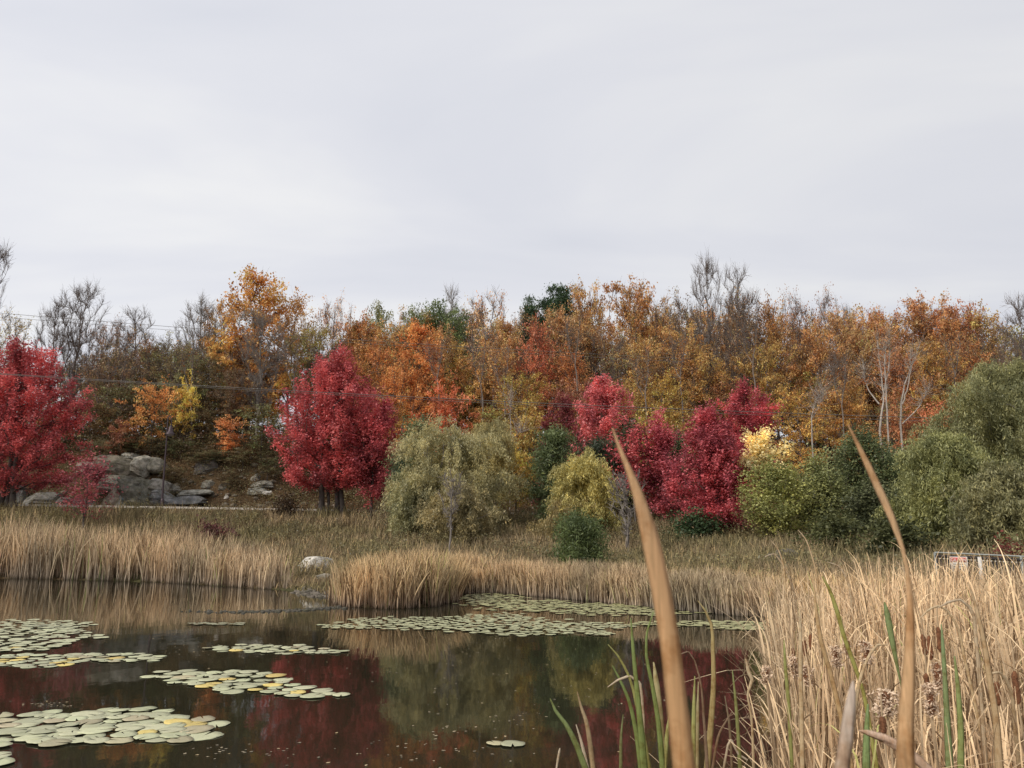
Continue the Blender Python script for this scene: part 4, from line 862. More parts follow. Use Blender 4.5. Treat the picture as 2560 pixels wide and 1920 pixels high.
def cat_leaf(root, px, Y, col, base, label=None):
    """px: list of (x, y, width px) from tip down; base = world base point"""
    o = np.array(root.location)
    P3 = []; W = []
    for i, (x, y, w_) in enumerate(px):
        p = at(x, y, Y); P3.append(p); W.append(w_/F*np.linalg.norm(p-np.array([0, 0, CZ])))
    lastp = P3[-1]
    if base is not None:
        q = np.array(base, float); dd = P3[-1]-P3[-2]; dd = dd/max(abs(dd[2]), .02) if dd[2] < 0 else np.array([0, 0, -1.])
        dd[:2] = np.clip(dd[:2], -.35, .35); k_ = lastp+dd*(lastp[2]-q[2])*.4; k_ = k_*.7+(lastp*.6+q*.4)*.3; P3.append(k_); W.append(W[-1])
        e_ = k_*.15+q*.85; e_[2] = q[2]; P3.append(np.array([k_[0]*.55+q[0]*.45, k_[1], q[2]-.05])); W.append(W[-1]*.9)
    P3 = P3[::-1]; W = W[::-1]
    V, Q, t = blade_mesh(np.array(P3)-0, W); V = V-o
    ob = obj("leaf", raw_mesh("leaf", V, Q, M['cleaf'], t=t, smooth=True), root, color=col)
    if label: ob["label"] = label
    return ob
TAN = (.60, .37, .19); GRN = (.26, .31, .10); PALE = (.62, .49, .33); YG = (.42, .40, .14); BRN = (.30, .19, .11); STR = (.66, .50, .30)
def cattail(px_base, Y, leaves, label, name="cattail_leaf_clump", cat="cattail", group="separate cattail plants in the foreground"):
    d = ray(px_base, 1920); X = d[0]*Y/d[1]; z = max(g(X, Y), -.3); root = empty(name, (X, Y, z)); tag(root, label, cat, group)
    for k, (pxs, col) in enumerate(leaves):
        yy = Y+((k % 3)-1)*.03*min(Y, 3)
        cat_leaf(root, pxs, yy, col, (X+.02*((k*7) % 5-2), yy, z))
    return root
cattail(1712, .70, [([(1531,1070,3),(1548,1118,9),(1569,1168,15),(1596,1239,27),(1621,1326,41),(1645,1436,46),(1673,1594,46),(1689,1731,47),(1708,1895,50)], (.66, .40, .20))],
        'tall out of focus tan cattail leaf, left one of the two crossing the shore', group=None)
cattail(2262, .85, [([(2120,1062,3),(2138,1098,8),(2163,1150,13),(2205,1240,17),(2235,1310,14),(2256,1370,9),(2268,1425,8),(2275,1500,14),(2275,1600,20),(2270,1720,27),(2265,1800,31),(2263,1910,36)], (.70, .45, .24))],
        'tall out of focus tan cattail leaf, right one of the two crossing the shore', group=None)
cattail(2100, .8, [([(2133,1702,4),(2130,1730,15),(2124,1780,24),(2116,1840,27),(2106,1915,30)], (.60, .46, .34))], 'short blurred greyish leaf tip left of the right tall blade', group=None)
cattail(2420, 1.5, [([(2147,1826,2),(2170,1832,12),(2210,1846,18),(2250,1868,22),(2300,1905,20),(2340,1945,18)], (.72, .50, .34))], 'pale leaf slanting low behind the right tall blade', group=None)
cattail(1485, 3.1, [([(1375,1746,2),(1388,1775,7),(1416,1813,10),(1440,1860,13),(1462,1917,14)], (.26, .30, .11)), ([(1443,1729,2),(1452,1765,6),(1465,1802,9),(1475,1860,11),(1482,1917,11)], (.50, .36, .20)),
        ([(1440,1811,2),(1452,1850,6),(1468,1917,8)], PALE), ([(1392,1916,4),(1398,1880,5),(1400,1870,2)][::-1], PALE)], 'low clump of three short leaves left of the tallest blurred blade')
cattail(1615, 3.4, [([(1577,1545,2),(1581,1600,7),(1588,1680,10),(1600,1800,14),(1610,1917,17)], GRN), ([(1520,1611,2),(1545,1640,5),(1572,1690,6),(1597,1786,9),(1621,1917,12)], YG),
        ([(1531,1664,2),(1545,1690,5),(1570,1745,8),(1590,1830,10),(1602,1917,12)], GRN), ([(1634,1530,2),(1618,1580,5),(1616,1640,7),(1629,1704,9),(1645,1800,11),(1656,1917,13)], GRN),
        ([(1519,1718,2),(1545,1700,5),(1572,1690,6),(1597,1705,6),(1606,1760,6),(1610,1860,6)], PALE), ([(1634,1655,3),(1640,1700,12),(1650,1780,12),(1658,1917,12)], (.55,.45,.22)),
        ([(1672,1790,2),(1668,1830,8),(1662,1917,9)], YG)], 'green and yellow cattail clump just left of the tallest blurred blade')
cattail(1552, 3.6, [([(1558,1786,2),(1553,1840,6),(1552,1917,8)], (.24,.24,.10))], 'single short olive leaf between the two left clumps')
cattail(1740, 3.3, [([(1737,1690,2),(1735,1760,8),(1733,1917,11)], YG), ([(1746,1704,2),(1744,1780,7),(1742,1917,9)], (.45,.36,.18)), ([(1668,1710,3),(1690,1640,3),(1722,1630,3),(1745,1680,4),(1760,1800,6),(1768,1917,8)], (.30,.2,.13))],
        'pair of slim upright leaves just right of the tallest blurred blade')
cattail(1772, 3.6, [([(1744,1501,2),(1762,1525,5),(1778,1560,7),(1782,1620,9),(1784,1700,11),(1778,1800,13),(1768,1917,14)], (.50,.38,.17)), ([(1830,1780,2),(1800,1830,5),(1782,1917,6)], BRN)], 'tall tan leaf with its tip bent left above the dark water')
cattail(1845, 3.8, [([(1831,1676,2),(1838,1740,6),(1845,1830,8),(1850,1917,9)], (.32,.32,.12)), ([(1864,1647,3),(1872,1680,9),(1880,1700,8),(1870,1730,5),(1878,1790,5),(1884,1917,6)], STR), ([(1812,1740,2),(1822,1800,5),(1830,1917,6)], (.28,.2,.12)), ([(1810,1917,5),(1828,1850,5),(1846,1885,5),(1868,1900,4)][::-1], PALE)],
        'thin mixed cattail stems with one broken straw leaf at the bed edge')
cattail(2240, 3.6, [([(2211,1505,3),(2217,1530,11),(2228,1590,12),(2240,1650,8),(2248,1690,4)], (.27,.32,.13))], 'wide green blade tilted inside the bed left of the right tall blade')
cattail(2398, 3.0, [([(2386,1640,3),(2392,1690,7),(2398,1760,10),(2402,1830,12),(2402,1917,13)], (.32,.36,.13))], 'upright fresh green blade right of the right tall blade')
cattail(2372, 3.2, [([(2353,1560,2),(2357,1610,7),(2362,1690,9),(2368,1800,12),(2374,1917,15)], (.28,.34,.15))], 'long green blade with a yellow tip right of the right tall blade')
cattail(2166, 2.6, [([(2170,1760,3),(2168,1800,9),(2166,1850,13),(2166,1917,16)], (.27,.34,.13))], 'short thick green blade beneath the grey leaf tip')
cattail(2175, 3.8, [([(2055,1440,2),(2072,1470,7),(2090,1520,9),(2110,1590,9),(2135,1660,9),(2158,1730,8),(2175,1820,9)], (.44,.42,.13))], 'long yellow green blade leaning left across the bed')
cattail(1975, 3.9, [([(1960,1600,2),(1963,1660,7),(1970,1740,8),(1976,1840,8),(1980,1917,8)], (.38,.38,.13))], 'upright yellow green leaf at the left side of the bed')
cattail(2090, 3.4, [([(2033,1440,2),(2040,1520,7),(2052,1600,9),(2075,1680,10),(2095,1760,11),(2115,1850,11)], (.66,.46,.24)), ([(2220,1612,2),(2195,1612,5),(2168,1650,6),(2150,1700,7),(2135,1800,8)], STR)], 'tan leaves crossing like a narrow V in the middle of the bed')
cattail(2485, 3.2, [([(2420,1455,2),(2435,1500,6),(2455,1580,9),(2475,1700,12),(2490,1800,13),(2498,1917,15)], (.62,.45,.26)), ([(2470,1685,3),(2500,1682,5),(2525,1720,6),(2535,1800,7)], STR)], 'broad straw leaf leaning left near the right edge')
cattail(2000, 3.3, [([(2000,1525,2),(2001,1600,8),(2002,1700,9),(2004,1800,10),(2006,1917,10)], STR)], 'straight straw leaf near the left side of the bed')
cattail(2440, 3.5, [([(2345,1520,2),(2372,1505,5),(2402,1500,5),(2425,1520,6),(2440,1600,7),(2450,1720,8)], PALE), ([(2300,1545,2),(2330,1520,4),(2350,1515,4),(2390,1560,5),(2410,1640,6)], STR)], 'pale leaves arching over near the fence end of the bed')
cattail(1990, 8.5, [([(1928,1352,1.5),(1946,1375,3),(1955,1400,4),(1962,1450,5),(1966,1520,5)], STR), ([(1912,1392,1.5),(1935,1385,3),(1952,1405,4)], PALE)], 'long arching leaf tips standing above the bed against the meadow')
cattail(2090, 7.5, [([(1995,1325,1.5),(2012,1345,3),(2028,1385,4),(2040,1430,4.5),(2048,1500,5)], STR), ([(2068,1405,1.5),(2095,1415,3.5),(2118,1450,4.5),(2130,1520,5)], PALE)], 'pair of curved straw tips rising highest from the bed')
cattail(2230, 7.8, [([(2128,1395,1.5),(2140,1415,3),(2146,1450,4)], STR), ([(2196,1390,1.5),(2197,1440,3),(2196,1500,4)], STR), ([(2240,1402,1.5),(2258,1425,3),(2275,1460,4)], PALE)], 'three slim straw tips standing left of the fence end')

# cattail stalks carrying seed heads
def spike(px, ytop, ybot, Y, fluffy, label, bent=0):
    top = at(px, ytop, Y); bot = at(px, ybot, Y); X = top[0]; z0 = max(g(X, Y), -.3)
    root = empty("cattail_stalk", (X, Y, z0)); tag(root, label, "cattail", "cattail stalks with seed heads")
    zt = top[2]-z0; zb = bot[2]-z0
    V, Q = path_tube([[.03+bent, 0, -.1], [.02+bent*.6, .01, zb*.5], [0, 0, zb], [0, 0, zt-.01]], [.005, .005, .004, .0025], 6)
    obj("stem", raw_mesh("stem", V, Q, M['stem'], smooth=True), root)
    rr = np.random.default_rng(int(px*3)); r0 = .0115
    zs = np.linspace(zb, zt, 12); pr = [.25, .8, .98, 1, 1.02, 1, 1, .97, 1, .95, .8, .2]
    V, Q = path_tube([[rr.normal()*.0012, rr.normal()*.0012, z] for z in zs], [r0*p*(1.25 if fluffy and k > 4 else 1)*(1+.06*rr.normal()) for k, p in enumerate(pr)], 12)
    h = obj("seed_head", raw_mesh("seed_head", V, Q, M['seed'], smooth=True), root)
    if fluffy:
        q_ = .007*fluffy; C = np.stack([rr.normal(0, q_, 60), rr.normal(0, q_, 60), rr.uniform(zb, zt, 60)], 1)
        V, Q = leaves_at(C, 14, (.004*fluffy, .004*fluffy, .006), .0055, 3.0, rr)
        obj("seed_fluff", raw_mesh("seed_fluff", V, Q, M['fluff'], v=rr.random(len(Q))), root)
    else:
        V, Q = path_tube([[0, 0, zt-.01], [.002, 0, zt+.05], [.006, 0, zt+.10]], [.0035, .003, .001], 6)
        obj("spike_tip", raw_mesh("spike_tip", V, Q, M['stem'], smooth=True), root)
for a in [
 (2345,1566,1632,3.9,0,'plain brown seed head, upper right one of the trio beside the right tall blade'),
 (2322,1588,1652,3.9,0,'plain brown seed head in the middle of the trio beside the right tall blade'),
 (2307,1585,1640,4.1,0,'plain brown seed head nearest the right tall blade in the upper trio'),
 (2315,1682,1748,3.5,0,'ragged brown seed head lower beneath the upper trio'),
 (2341,1657,1722,3.5,1.0,'brown seed head with a fluffy pale top below the upper trio'),
 (2536,1676,1762,3.1,0,'thick brown seed head closest to the right edge'),
 (2490,1702,1765,3.4,0,'brown seed head second from the right edge'),
 (2116,1598,1640,4.3,.8,'seed head shedding tan fluff beside the long yellow green blade'),
 (2025,1585,1625,4.6,0,'dark brown seed head at the upper left of the bed'),
 (2010,1600,1640,4.8,0,'dark brown seed head just left of the upper left one'),
 (1982,1618,1652,5.0,0,'small brown seed head at the left border of the bed'),
 (2213,1728,1788,3.1,2.6,'big burst seed head of pale fluff left of the right tall blade'),
 (2163,1606,1660,4.0,1.7,'burst tan seed head between the green wide blade and the long leaning one'),
 (2088,1618,1668,4.2,1.9,'loose pale fluffy seed head in the middle left of the bed'),
 (2323,1712,1790,3.3,1.8,'long pale fluff hanging beneath the brown trio'),
 (1983,1645,1690,4.4,1.4,'tan fluffy seed head at the left border of the bed'),
 (1914,1668,1706,4.0,1.2,'drooping fluffy seed head alone over the water left of the bed'),
 (2015,1665,1712,4.2,1.3,'tan fluffy seed head near the straight straw leaf'),
 (2205,1790,1835,3.0,0,'dark seed head low beneath the big burst one'),
]: spike(*a)

# ------------------------------------------------------------------ rocks
def rock_mesh(seed, sx, sy, sz, cuts=9, sub=4):
    import bmesh
    r = np.random.default_rng(seed); bm = bmesh.new(); bmesh.ops.create_icosphere(bm, subdivisions=sub, radius=1)
    V = np.array([v.co[:] for v in bm.verts])
    V = np.sign(V)*np.abs(V)**.62; V[:, 0] += .18*V[:, 2]*r.normal(); lay = r.uniform(.25, .6)
    V[:, 0] *= 1+.10*np.sign(np.sin(V[:, 2]*9+seed))*lay; V[:, 1] *= 1+.10*np.sign(np.sin(V[:, 2]*9+seed))*lay
    for k in range(cuts):
        n = r.normal(0, 1, 3); n[2] = abs(n[2])*.8; n /= np.linalg.norm(n); dcut = r.uniform(.62, 1.0); q = V@n
        V = V-np.outer(np.maximum(0, q-dcut), n)*.98
    V = V+.015*np.stack([np.sin(V[:, 1]*7+seed), np.cos(V[:, 2]*6+seed), np.sin(V[:, 0]*8+seed)], 1)+r.normal(0, .010, V.shape)
    V = V*np.array([sx, sy, sz])
    for v, c in zip(bm.verts, V): v.co = c
    me = bpy.data.meshes.new("rock"); bm.to_mesh(me); bm.free(); me.materials.append(M['rock']); return me
def rock(name, px, py, wpx, hpx, Y, col, label, seed, rot=(0, 0, 0), cuts=9, group=None, sink=.1, asp=.8, z=None):
    if name == 'boulder':
        gh = ghit(px, py+hpx*.42, 15); Y = gh[1]
    c = at(px, py, Y); k = np.linalg.norm(c-np.array([0, 0, CZ]))/F
    sx = wpx*k/2*1.12; sz = hpx*k/2*1.12
    zc = c[2]
    o = obj(name, rock_mesh(seed, sx*1.0, sx*asp, sz*1.05, cuts), loc=(c[0], Y+sx*asp*.4, zc), color=col); o.rotation_euler = rot
    tag(o, label, "rock", group); return o
GY = (.40, .37, .33); WG = (.34, .33, .27); DGY = (.17, .16, .145); BG = (.19, .24, .27)
S0 = hitz(785, 1445, .25)
rock('boulder', 785, 1413, 82, 36, 31.2, (.72, .67, .60), 'pale angular boulder lying between the reeds on the far shore', 3, (0, .1, .3), 10)
rock('boulder', 812, 1444, 42, 18, 29.4, (.45, .40, .34), 'small rounded stone in front of the pale boulder', 4, (0, 0, .5), 7)
rock('boulder', 1958, 1393, 66, 34, 27.5, (.17, .15, .14), 'half hidden dark grey boulder behind the reeds on the right', 5, (0, 0, .2), 8)
rock('boulder', 1510, 1434, 46, 12, 28.5, (.40, .36, .34), 'low flat stone right of the round young pine', 6, (0, 0, .1), 7)
GK = "rocks of the outcrop behind the road"
rl = [
 (305,1172,110,48,64.0,(.20,.175,.14),'long sloping slab along the top of the outcrop',(0,.12,.1)),
 (352,1163,44,42,63.6,(.40,.375,.32),'whitish jagged block near the top of the outcrop',(0,.5,.4)),
 (385,1160,40,36,63.9,(.27,.25,.21),'mottled pale block right of the whitish jagged one',(0,-.2,.7)),
 (318,1140,44,16,64.8,(.42,.40,.35),'small pale stone on the crest of the outcrop',(0,0,.3)),
 (292,1207,84,44,62.9,(.24,.225,.185),'light grey block beneath the sloping slab',(0,.1,-.2)),
 (352,1228,92,66,62.2,(.205,.195,.16),'largest grey rock face standing beside the lamp',(0,.05,.15)),
 (322,1238,28,60,61.75,BG,'blue grey upright pointed slab in front of the largest face',(0,.05,.6)),
 (300,1250,26,40,61.7,(.45,.43,.40),'small whitish stone at the foot of the outcrop',(0,.3,.3)),
 (280,1246,26,44,61.6,(.38,.31,.25),'leaning brown slab at the left foot of the outcrop',(0,.5,.1)),
 (398,1214,56,30,62.6,(.30,.28,.25),'cracked block right behind the lamp pole',(0,.1,.2)),
 (405,1245,50,34,61.9,(.22,.22,.22),'dark ledge block at the base of the lamp pole',(0,0,.1)),
 (455,1250,90,24,61.9,(.21,.21,.215),'low dark ledge stretching right from the lamp',(0,-.05,.05)),
 (478,1232,80,13,62.8,(.36,.35,.31),'thin pale ledge above the low dark one',(0,-.08,.1)),
 (425,1222,40,20,63.0,(.27,.25,.22),'brown block between the lamp and the dark hollow',(0,0,.4)),
 (525,1215,38,22,64.0,(.26,.24,.20),'brownish block in the middle of the rubble slope',(0,.1,.2)),
 (560,1218,34,18,63.8,(.25,.22,.18),'small brown block right of the middle one',(0,.1,.9)),
 (655,1212,56,18,64.2,(.36,.34,.30),'pale flat stone left of the tallest red maple',(0,0,.3)),
 (645,1228,46,18,63.6,(.38,.37,.33),'grey stone under the pale flat one',(0,0,.8)),
 (668,1232,20,11,63.2,(.60,.58,.54),'small white stone beside the tallest red maple',(0,0,.1)),
 (640,1195,22,22,64.6,(.45,.43,.40),'small pale stone at the foot of the large bare trunk',(0,.4,.3)),
 (515,1165,60,40,65.0,(.14,.125,.12),'dark rock up the slope right of the lamp',(0,0,.5)),
 (20,1240,70,40,62.0,(.19,.185,.18),'dark rock beneath the left red maple at the frame edge',(0,0,.3)),
 (105,1248,80,34,62.0,(.20,.19,.18),'dark rock right of the left red maple stems',(0,0,.6)),
 (175,1256,90,22,61.7,(.22,.21,.20),'low dark rock behind the small pinkish maple',(0,0,.2)),
 (230,1170,60,30,63.6,(.28,.25,.21),'brown slab between the red maple and the sloping slab',(0,.1,.4)),
 (565,1242,10,9,61.6,(.66,.6,.54),'tiny pale stone on the brown rubble slope',(0,0,.4)),
]
for k, (px, py, wp, hp, Y, col, lab, rot) in enumerate(rl):
    rock('rock', px, py, wp, hp, Y, col, lab, 60+k, rot, cuts=12, group=GK)
# rubble stones
def pebbles(name, P, smin, smax, colr, label, cat, seed, zf=.35, zoff=0.):
    import bmesh
    r = np.random.default_rng(seed); bm = bmesh.new(); bmesh.ops.create_icosphere(bm, subdivisions=1, radius=1)
    BV = np.array([v.co[:] for v in bm.verts]); BF = np.array([[v.index for v in f.verts] for f in bm.faces]); bm.free()
    n = len(P); s = smin+(smax-smin)*r.random(n)**2.5; z = np.maximum(ground(P[:, 0], P[:, 1]), 0)+zoff
    V = BV[None]*(s[:, None, None]*np.stack([r.uniform(.7, 1.4, n), r.uniform(.6, 1.2, n), r.uniform(.3, .8, n)*zf/.5], 1)[:, None])*(1+.18*r.normal(0, 1, (n, len(BV), 1)))
    V[:, :, 0] += P[:, 0, None]; V[:, :, 1] += P[:, 1, None]; V[:, :, 2] += z[:, None]
    Fq = (BF[None]+(np.arange(n)*len(BV))[:, None, None]).reshape(-1, 3)
    return tag(obj(name, raw_mesh(name, V.reshape(-1, 3), Fq, M['rock']), color=colr), label, cat, kind="stuff")
pebbles('rubble', scatter(1500, -44, 6, 61.4, 68, infr, 71), .04, .32, (.30, .25, .20), "small broken stones scattered on the brown slope behind the road", "rubble", 72, zf=.5)
A = np.array([hitz(450, 1528)[:2], hitz(600, 1531)[:2], hitz(720, 1527)[:2], hitz(850, 1519)[:2]])
rr = np.random.default_rng(73); u = rr.random(420)**.6*3; P = np.stack([np.interp(u, [0, 1, 2, 3], A[:, 0]), np.interp(u, [0, 1, 2, 3], A[:, 1])], 1)+rr.normal(0, .12, (420, 2))*[2, 1.2]
pebbles('pebble_spit', P, .02, .075, (.11, .10, .085), "thin line of dark stones breaking the water left of the golden reed clump", "stones", 74, zf=.5)
P = scatter(260, hitz(690, 1490)[0], hitz(840, 1490)[0], 26.5, 30.5, lambda x, y: (sdist(x, y) > -.4) & (sdist(x, y) < .9), 75)
pebbles('shore_stones', P, .04, .14, (.20, .17, .14), "dark stones on the muddy shore below the pale boulder", "stones", 76, zf=.5)

# ------------------------------------------------------------------ lily pads
def pad_mesh(seed):
    r = np.random.default_rng(seed); n = 26; V = [[0, 0, .004]]; cut = .16+.12*r.random()
    for ring, rr_ in ((1, .55), (2, 1.0)):
        for k in range(n+1):
            a = cut/2+(2*math.pi-cut)*k/n
            q = rr_*(1+.045*math.sin(3*a+seed)+.03*math.sin(7*a+seed*2)+r.normal()*.018)
            V.append([q*math.cos(a), q*math.sin(a), .004+(.05*max(0, math.sin(2*a+seed))**3 if ring == 2 else 0)])
    V += [[x*1.0, y*1.0, -.004] for x, y, z in V[1+(n+1):]]
    Q = []
    for k in range(n):
        Q.append([0, 1+k, 2+k, 0]); 
    me = bpy.data.meshes.new("lily_pad")
    faces = [[0, 1+k, 2+k] for k in range(n)]+[[1+k, 1+n+1+k, 2+n+1+k, 2+k] for k in range(n)]+[[n+2+k, 2*n+3+k, 2*n+4+k, n+3+k] for k in range(n)]
    me.from_pydata([tuple(map(float, v)) for v in V], [], faces); me.materials.append(M['pad'])
    me.polygons.foreach_set("use_smooth", [True]*len(faces)); me.update(); return me
PADS = [pad_mesh(s) for s in range(6)]
rp = np.random.default_rng(5)
def pad_positions(shapes, rad, n, mind):
    """shapes: ellipses in the picture (cx, cy, rx, ry) laid on the water plane"""
    out = []; tries = 0
    while len(out) < n and tries < 40000:
        tries += 1; cx, cy, ax, ay = shapes[rp.integers(len(shapes))]
        a = rp.random()*6.283; q = rp.random()**.5*(1.0 if rp.random() < .86 else 1.3); p = hitz(cx+ax*q*math.cos(a), cy+ay*q*math.sin(a))[:2]
        r_ = rad*(.7+.5*rp.random())
        if all(math.hypot(p[0]-o[0], p[1]-o[1]) > mind*(r_+o[2]) for o in out[-220:]): out.append((p[0], p[1], r_))
    return out
PG = (.50, .50, .33); PY = (.72, .55, .18)
padcount = [0]
def pads(shapes, rad, n, mind, label, ylab, yshare, group, col=PG):
    for (x, y, r_) in pad_positions(shapes, rad, n, mind):
        padcount[0] += 1; o = bpy.data.objects.new("lily_pad", PADS[padcount[0] % 6]); link(o)
        o.location = (x, y, .003+.014*rp.random()); o.scale = (r_, r_*(.85+.15*rp.random()), r_*.8)
        o.rotation_euler = (rp.normal()*.015, rp.normal()*.015, rp.random()*6.28)
        yel = rp.random() < yshare; j = .78+.36*rp.random(); c = PY if yel else (col if rp.random() > .14 else (.46, .40, .26)); o.color = (c[0]*j, c[1]*j*(.97+.06*rp.random()), c[2]*j, 1)
        tag(o, ylab if yel else label, "lily pad", group+(" turned yellow" if yel else ""))
pads([(110,1815,115,26),(110,1850,50,14),(320,1805,125,24),(430,1820,90,22),(270,1828,190,22),(400,1845,50,10)], .15, 92, .70, 'pale green lily pad of the big nearest raft at the lower left', 'yellowing pad in the big nearest raft at the lower left', .02, "pads of the nearest raft")
pads([(5,1862,26,7),(8,1902,36,9)], .15, 4, .7, 'lily pad below the nearest raft, cut by the left edge', 'yellow pad below the nearest raft', 0, "pads below the nearest raft")
pads([(440,1688,60,9),(520,1700,70,14),(600,1705,90,20),(690,1722,80,12),(780,1735,60,9),(590,1725,50,6)], .14, 52, .85, 'pale pad of the loose slanting raft in front of the tallest red reflection', 'orange yellow pad in the slanting raft before the tallest red reflection', .13, "pads of the slanting raft")
pads([(300,1644,80,9),(215,1640,30,5),(380,1649,18,3)], .13, 34, .85, 'pale pad of the small raft second row, left of the slanting raft', 'yellow pad of the small second row raft', .05, "pads of the small second row raft")
pads([(90,1652,90,13)], .13, 34, .85, 'pale pad of the left edge raft that touches the dark red reflection', 'yellow pad of the left edge raft on the dark red reflection', .15, "pads on the left red reflection")
pads([(670,1622,120,8),(740,1630,90,5),(560,1620,30,3)], .12, 42, .85, 'pale pad of the far narrow raft above the tallest red reflection', 'yellow pad of the far narrow raft', .05, "pads of the far narrow raft")
pads([(1268,1861,24,3),(1302,1863,16,4)], .10, 3, .8, 'one of three pads floating alone low in the centre', 'yellow pad low in the centre', 0, "three lone pads")
pads([(60,1592,140,30),(90,1575,110,12),(40,1615,110,10)], .14, 39, .8, 'pale pad scattered in the far left field behind the second row', 'yellow pad of the far left field', .03, "pads of the far left field")
def padstuff(name, shapes, rad, n, mind, label, seed, col=PG):
    L = pad_positions(shapes, rad, n, mind); r = np.random.default_rng(seed); m = 12; V = []; Fc = []
    for (x, y, r_) in L:
        b = len(V); z = .005+.012*r.random(); V.append([x, y, z+.002])
        V += [[x+r_*math.cos(k*2*math.pi/m+r.random()*.1), y+r_*math.sin(k*2*math.pi/m), z+.01*r.random()] for k in range(m)]
        Fc += [[b, b+1+k, b+1+(k+1) % m] for k in range(m)]
    tag(obj(name, raw_mesh(name, V, Fc, M['pad']), color=col), label, "lily pads", kind="stuff")
padstuff('lily_pads', [(60,1590,150,34),(100,1560,130,8),(240,1592,30,4),(30,1622,90,8),(100,1578,120,10)], .125, 120, 1.0, "field of pale lily pads reaching the left edge below the reed reflections", 1)
padstuff('lily_pads', [(1000,1556,120,10),(880,1566,70,5),(1220,1560,190,16),(1320,1578,160,10),(1420,1566,150,7),(1240,1550,90,14),(1080,1568,140,7),(1500,1585,30,4)], .11, 380, 1.05, "wide raft of pale green lily pads in front of the golden reed clump", 2, (.44,.44,.27))
padstuff('lily_pads', [(1230,1495,80,10),(1400,1520,170,10),(1580,1530,180,8),(1300,1508,130,8),(1750,1560,170,6),(1880,1570,90,5),(1480,1516,120,6)], .12, 560, .95, "distant lily pads covering the bay along the straw coloured reeds", 3, (.40,.39,.20))
padstuff('lily_pads', [(545,1560,70,3),(130,1566,60,3)], .12, 22, .8, "short row of distant pads left of the wide raft", 4, (.3,.3,.2))
# small floating leaves
def floaters(n, seed):
    r = np.random.default_rng(seed); C = []
    bl = [(900, 1880, 330, 40), (1150, 1850, 260, 60), (1400, 1680, 500, 110), (600, 1880, 160, 20), (1150, 1610, 300, 30), (500, 1620, 150, 22), (1300, 1760, 300, 60), (120, 1760, 60, 6), (1000, 1650, 450, 60)]
    for k in range(n):
        cx, cy, ax, ay = bl[r.integers(len(bl))]; C.append(hitz(cx+r.normal()*ax*.6, min(1919, cy+r.normal()*ay*.6), .006))
    C = np.array(C); k = sdist(C[:, 0], C[:, 1]) < -.1; C = C[k]
    V, Q = leaves_at(C, 1, (0, 0, 0), .022, 1.6, r, 0, 40.); v = .3+.7*r.random(len(Q))
    V[:, 2] = np.clip(V[:, 2], .004, .012)
    tag(obj("floating_leaves", raw_mesh("floating_leaves", V, Q, M['gleaf'], v=v), color=(.42, .36, .27)), "tiny pale leaves and seed fluff floating on the dark water", "floating leaves", kind="stuff")
floaters(320, 9)

# ------------------------------------------------------------------ street lamp
Lb = at(405, 1262, 59.9-3.5); LY = Lb[1]; lz = g(Lb[0], LY)
lamp = empty("street_lamp", (Lb[0], LY, lz)); tag(lamp, "dark slim street lamp with a hanging bell shade in front of the rocks", "street lamp")
k = LY/F*1.02
def lp(px, py): p = at(px, py, LY); return np.array([p[0]-Lb[0], 0, p[2]-lz])
ytop = lp(419, 1046)
V, Q = path_tube([[0, 0, -.2], lp(407, 1225), lp(412, 1160), lp(417, 1092), lp(419, 1060), lp(420, 1044)], [.085, .07, .06, .05, .045, .04], 12)
V2, Q2 = path_tube([[0, 0, -.1], [0, 0, .55], [0, 0, .7], [0, 0, .72]], [.13, .12, .10, .06], 12)
V, Q = merge([(V, Q), (V2, Q2)]); obj("pole", raw_mesh("pole", V, Q, M['lampmetal'], smooth=True), lamp)
V, Q = path_tube([lp(420, 1046), lp(421.5, 1041), lp(424, 1040), lp(427, 1044), lp(429, 1052), lp(428, 1064)], [.035]*6, 8)
obj("arm", raw_mesh("arm", V, Q, M['lampmetal'], smooth=True), lamp)
c = lp(427.5, 1064)
zz = [0, -.08, -.14, -.40, -.52, -.62, -.66, -.62]; rr_ = [.05, .10, .13, .17, .22, .36, .36, .33]
V, Q = path_tube([c+[0, 0, z] for z in zz[:6]]+[c+[0, 0, -.66]], [.05, .10, .13, .17, .23, .36, .35], 18)
obj("lamp_shade", raw_mesh("lamp_shade", V, Q, M['lampmetal'], smooth=True), lamp)
V, Q = path_tube([c+[0, 0, -.60], c+[0, 0, -.68], c+[0, 0, -.76], c+[0, 0, -.80]], [.30, .28, .18, .03], 16)
obj("diffuser", raw_mesh("diffuser", V, Q, M['glass'], smooth=True), lamp)

# ------------------------------------------------------------------ railing and sign
FA = np.array([*at(2337, 1381, 23.5)]); FB = np.array([*at(2600, 1393, 21.8)])
fr = empty("railing", (FA[0], FA[1], .5)); tag(fr, "weathered bridge railing with dark close pickets and a pale top rail", "railing")
def fp(f, z): p = FA*(1-f)+FB*f; return np.array([p[0]-FA[0], p[1]-FA[1], p[2]+z-.5])
rzf = math.atan2(FB[1]-FA[1], FB[0]-FA[0]); FL = np.linalg.norm(FB-FA)
V, Q = tubes([fp(0, 0)], [fp(1.6, 0)], [.022], [.022], 8); obj("top_rail", raw_mesh("top_rail", V, Q, M['galv'], smooth=True), fr)
for name, z in (("board", -.10),):
    V, Q = tubes([fp(0, z)], [fp(1.6, z)], [.045], [.045], 4); obj(name, raw_mesh(name, V, Q, M['picket']), fr)
for f in (0, .83, 1.6):
    V, Q = box(fp(f, -.55), (.06, .06, 1.1), rzf); obj("post", raw_mesh("post", V, Q, M['galv']), fr)
V, Q = box(fp(.43, -.56)+[0, -.05, 0], (.09, .05, .98), rzf); obj("post", raw_mesh("post", V, Q, M['whitepost']), fr)["label"] = "pale painted post"
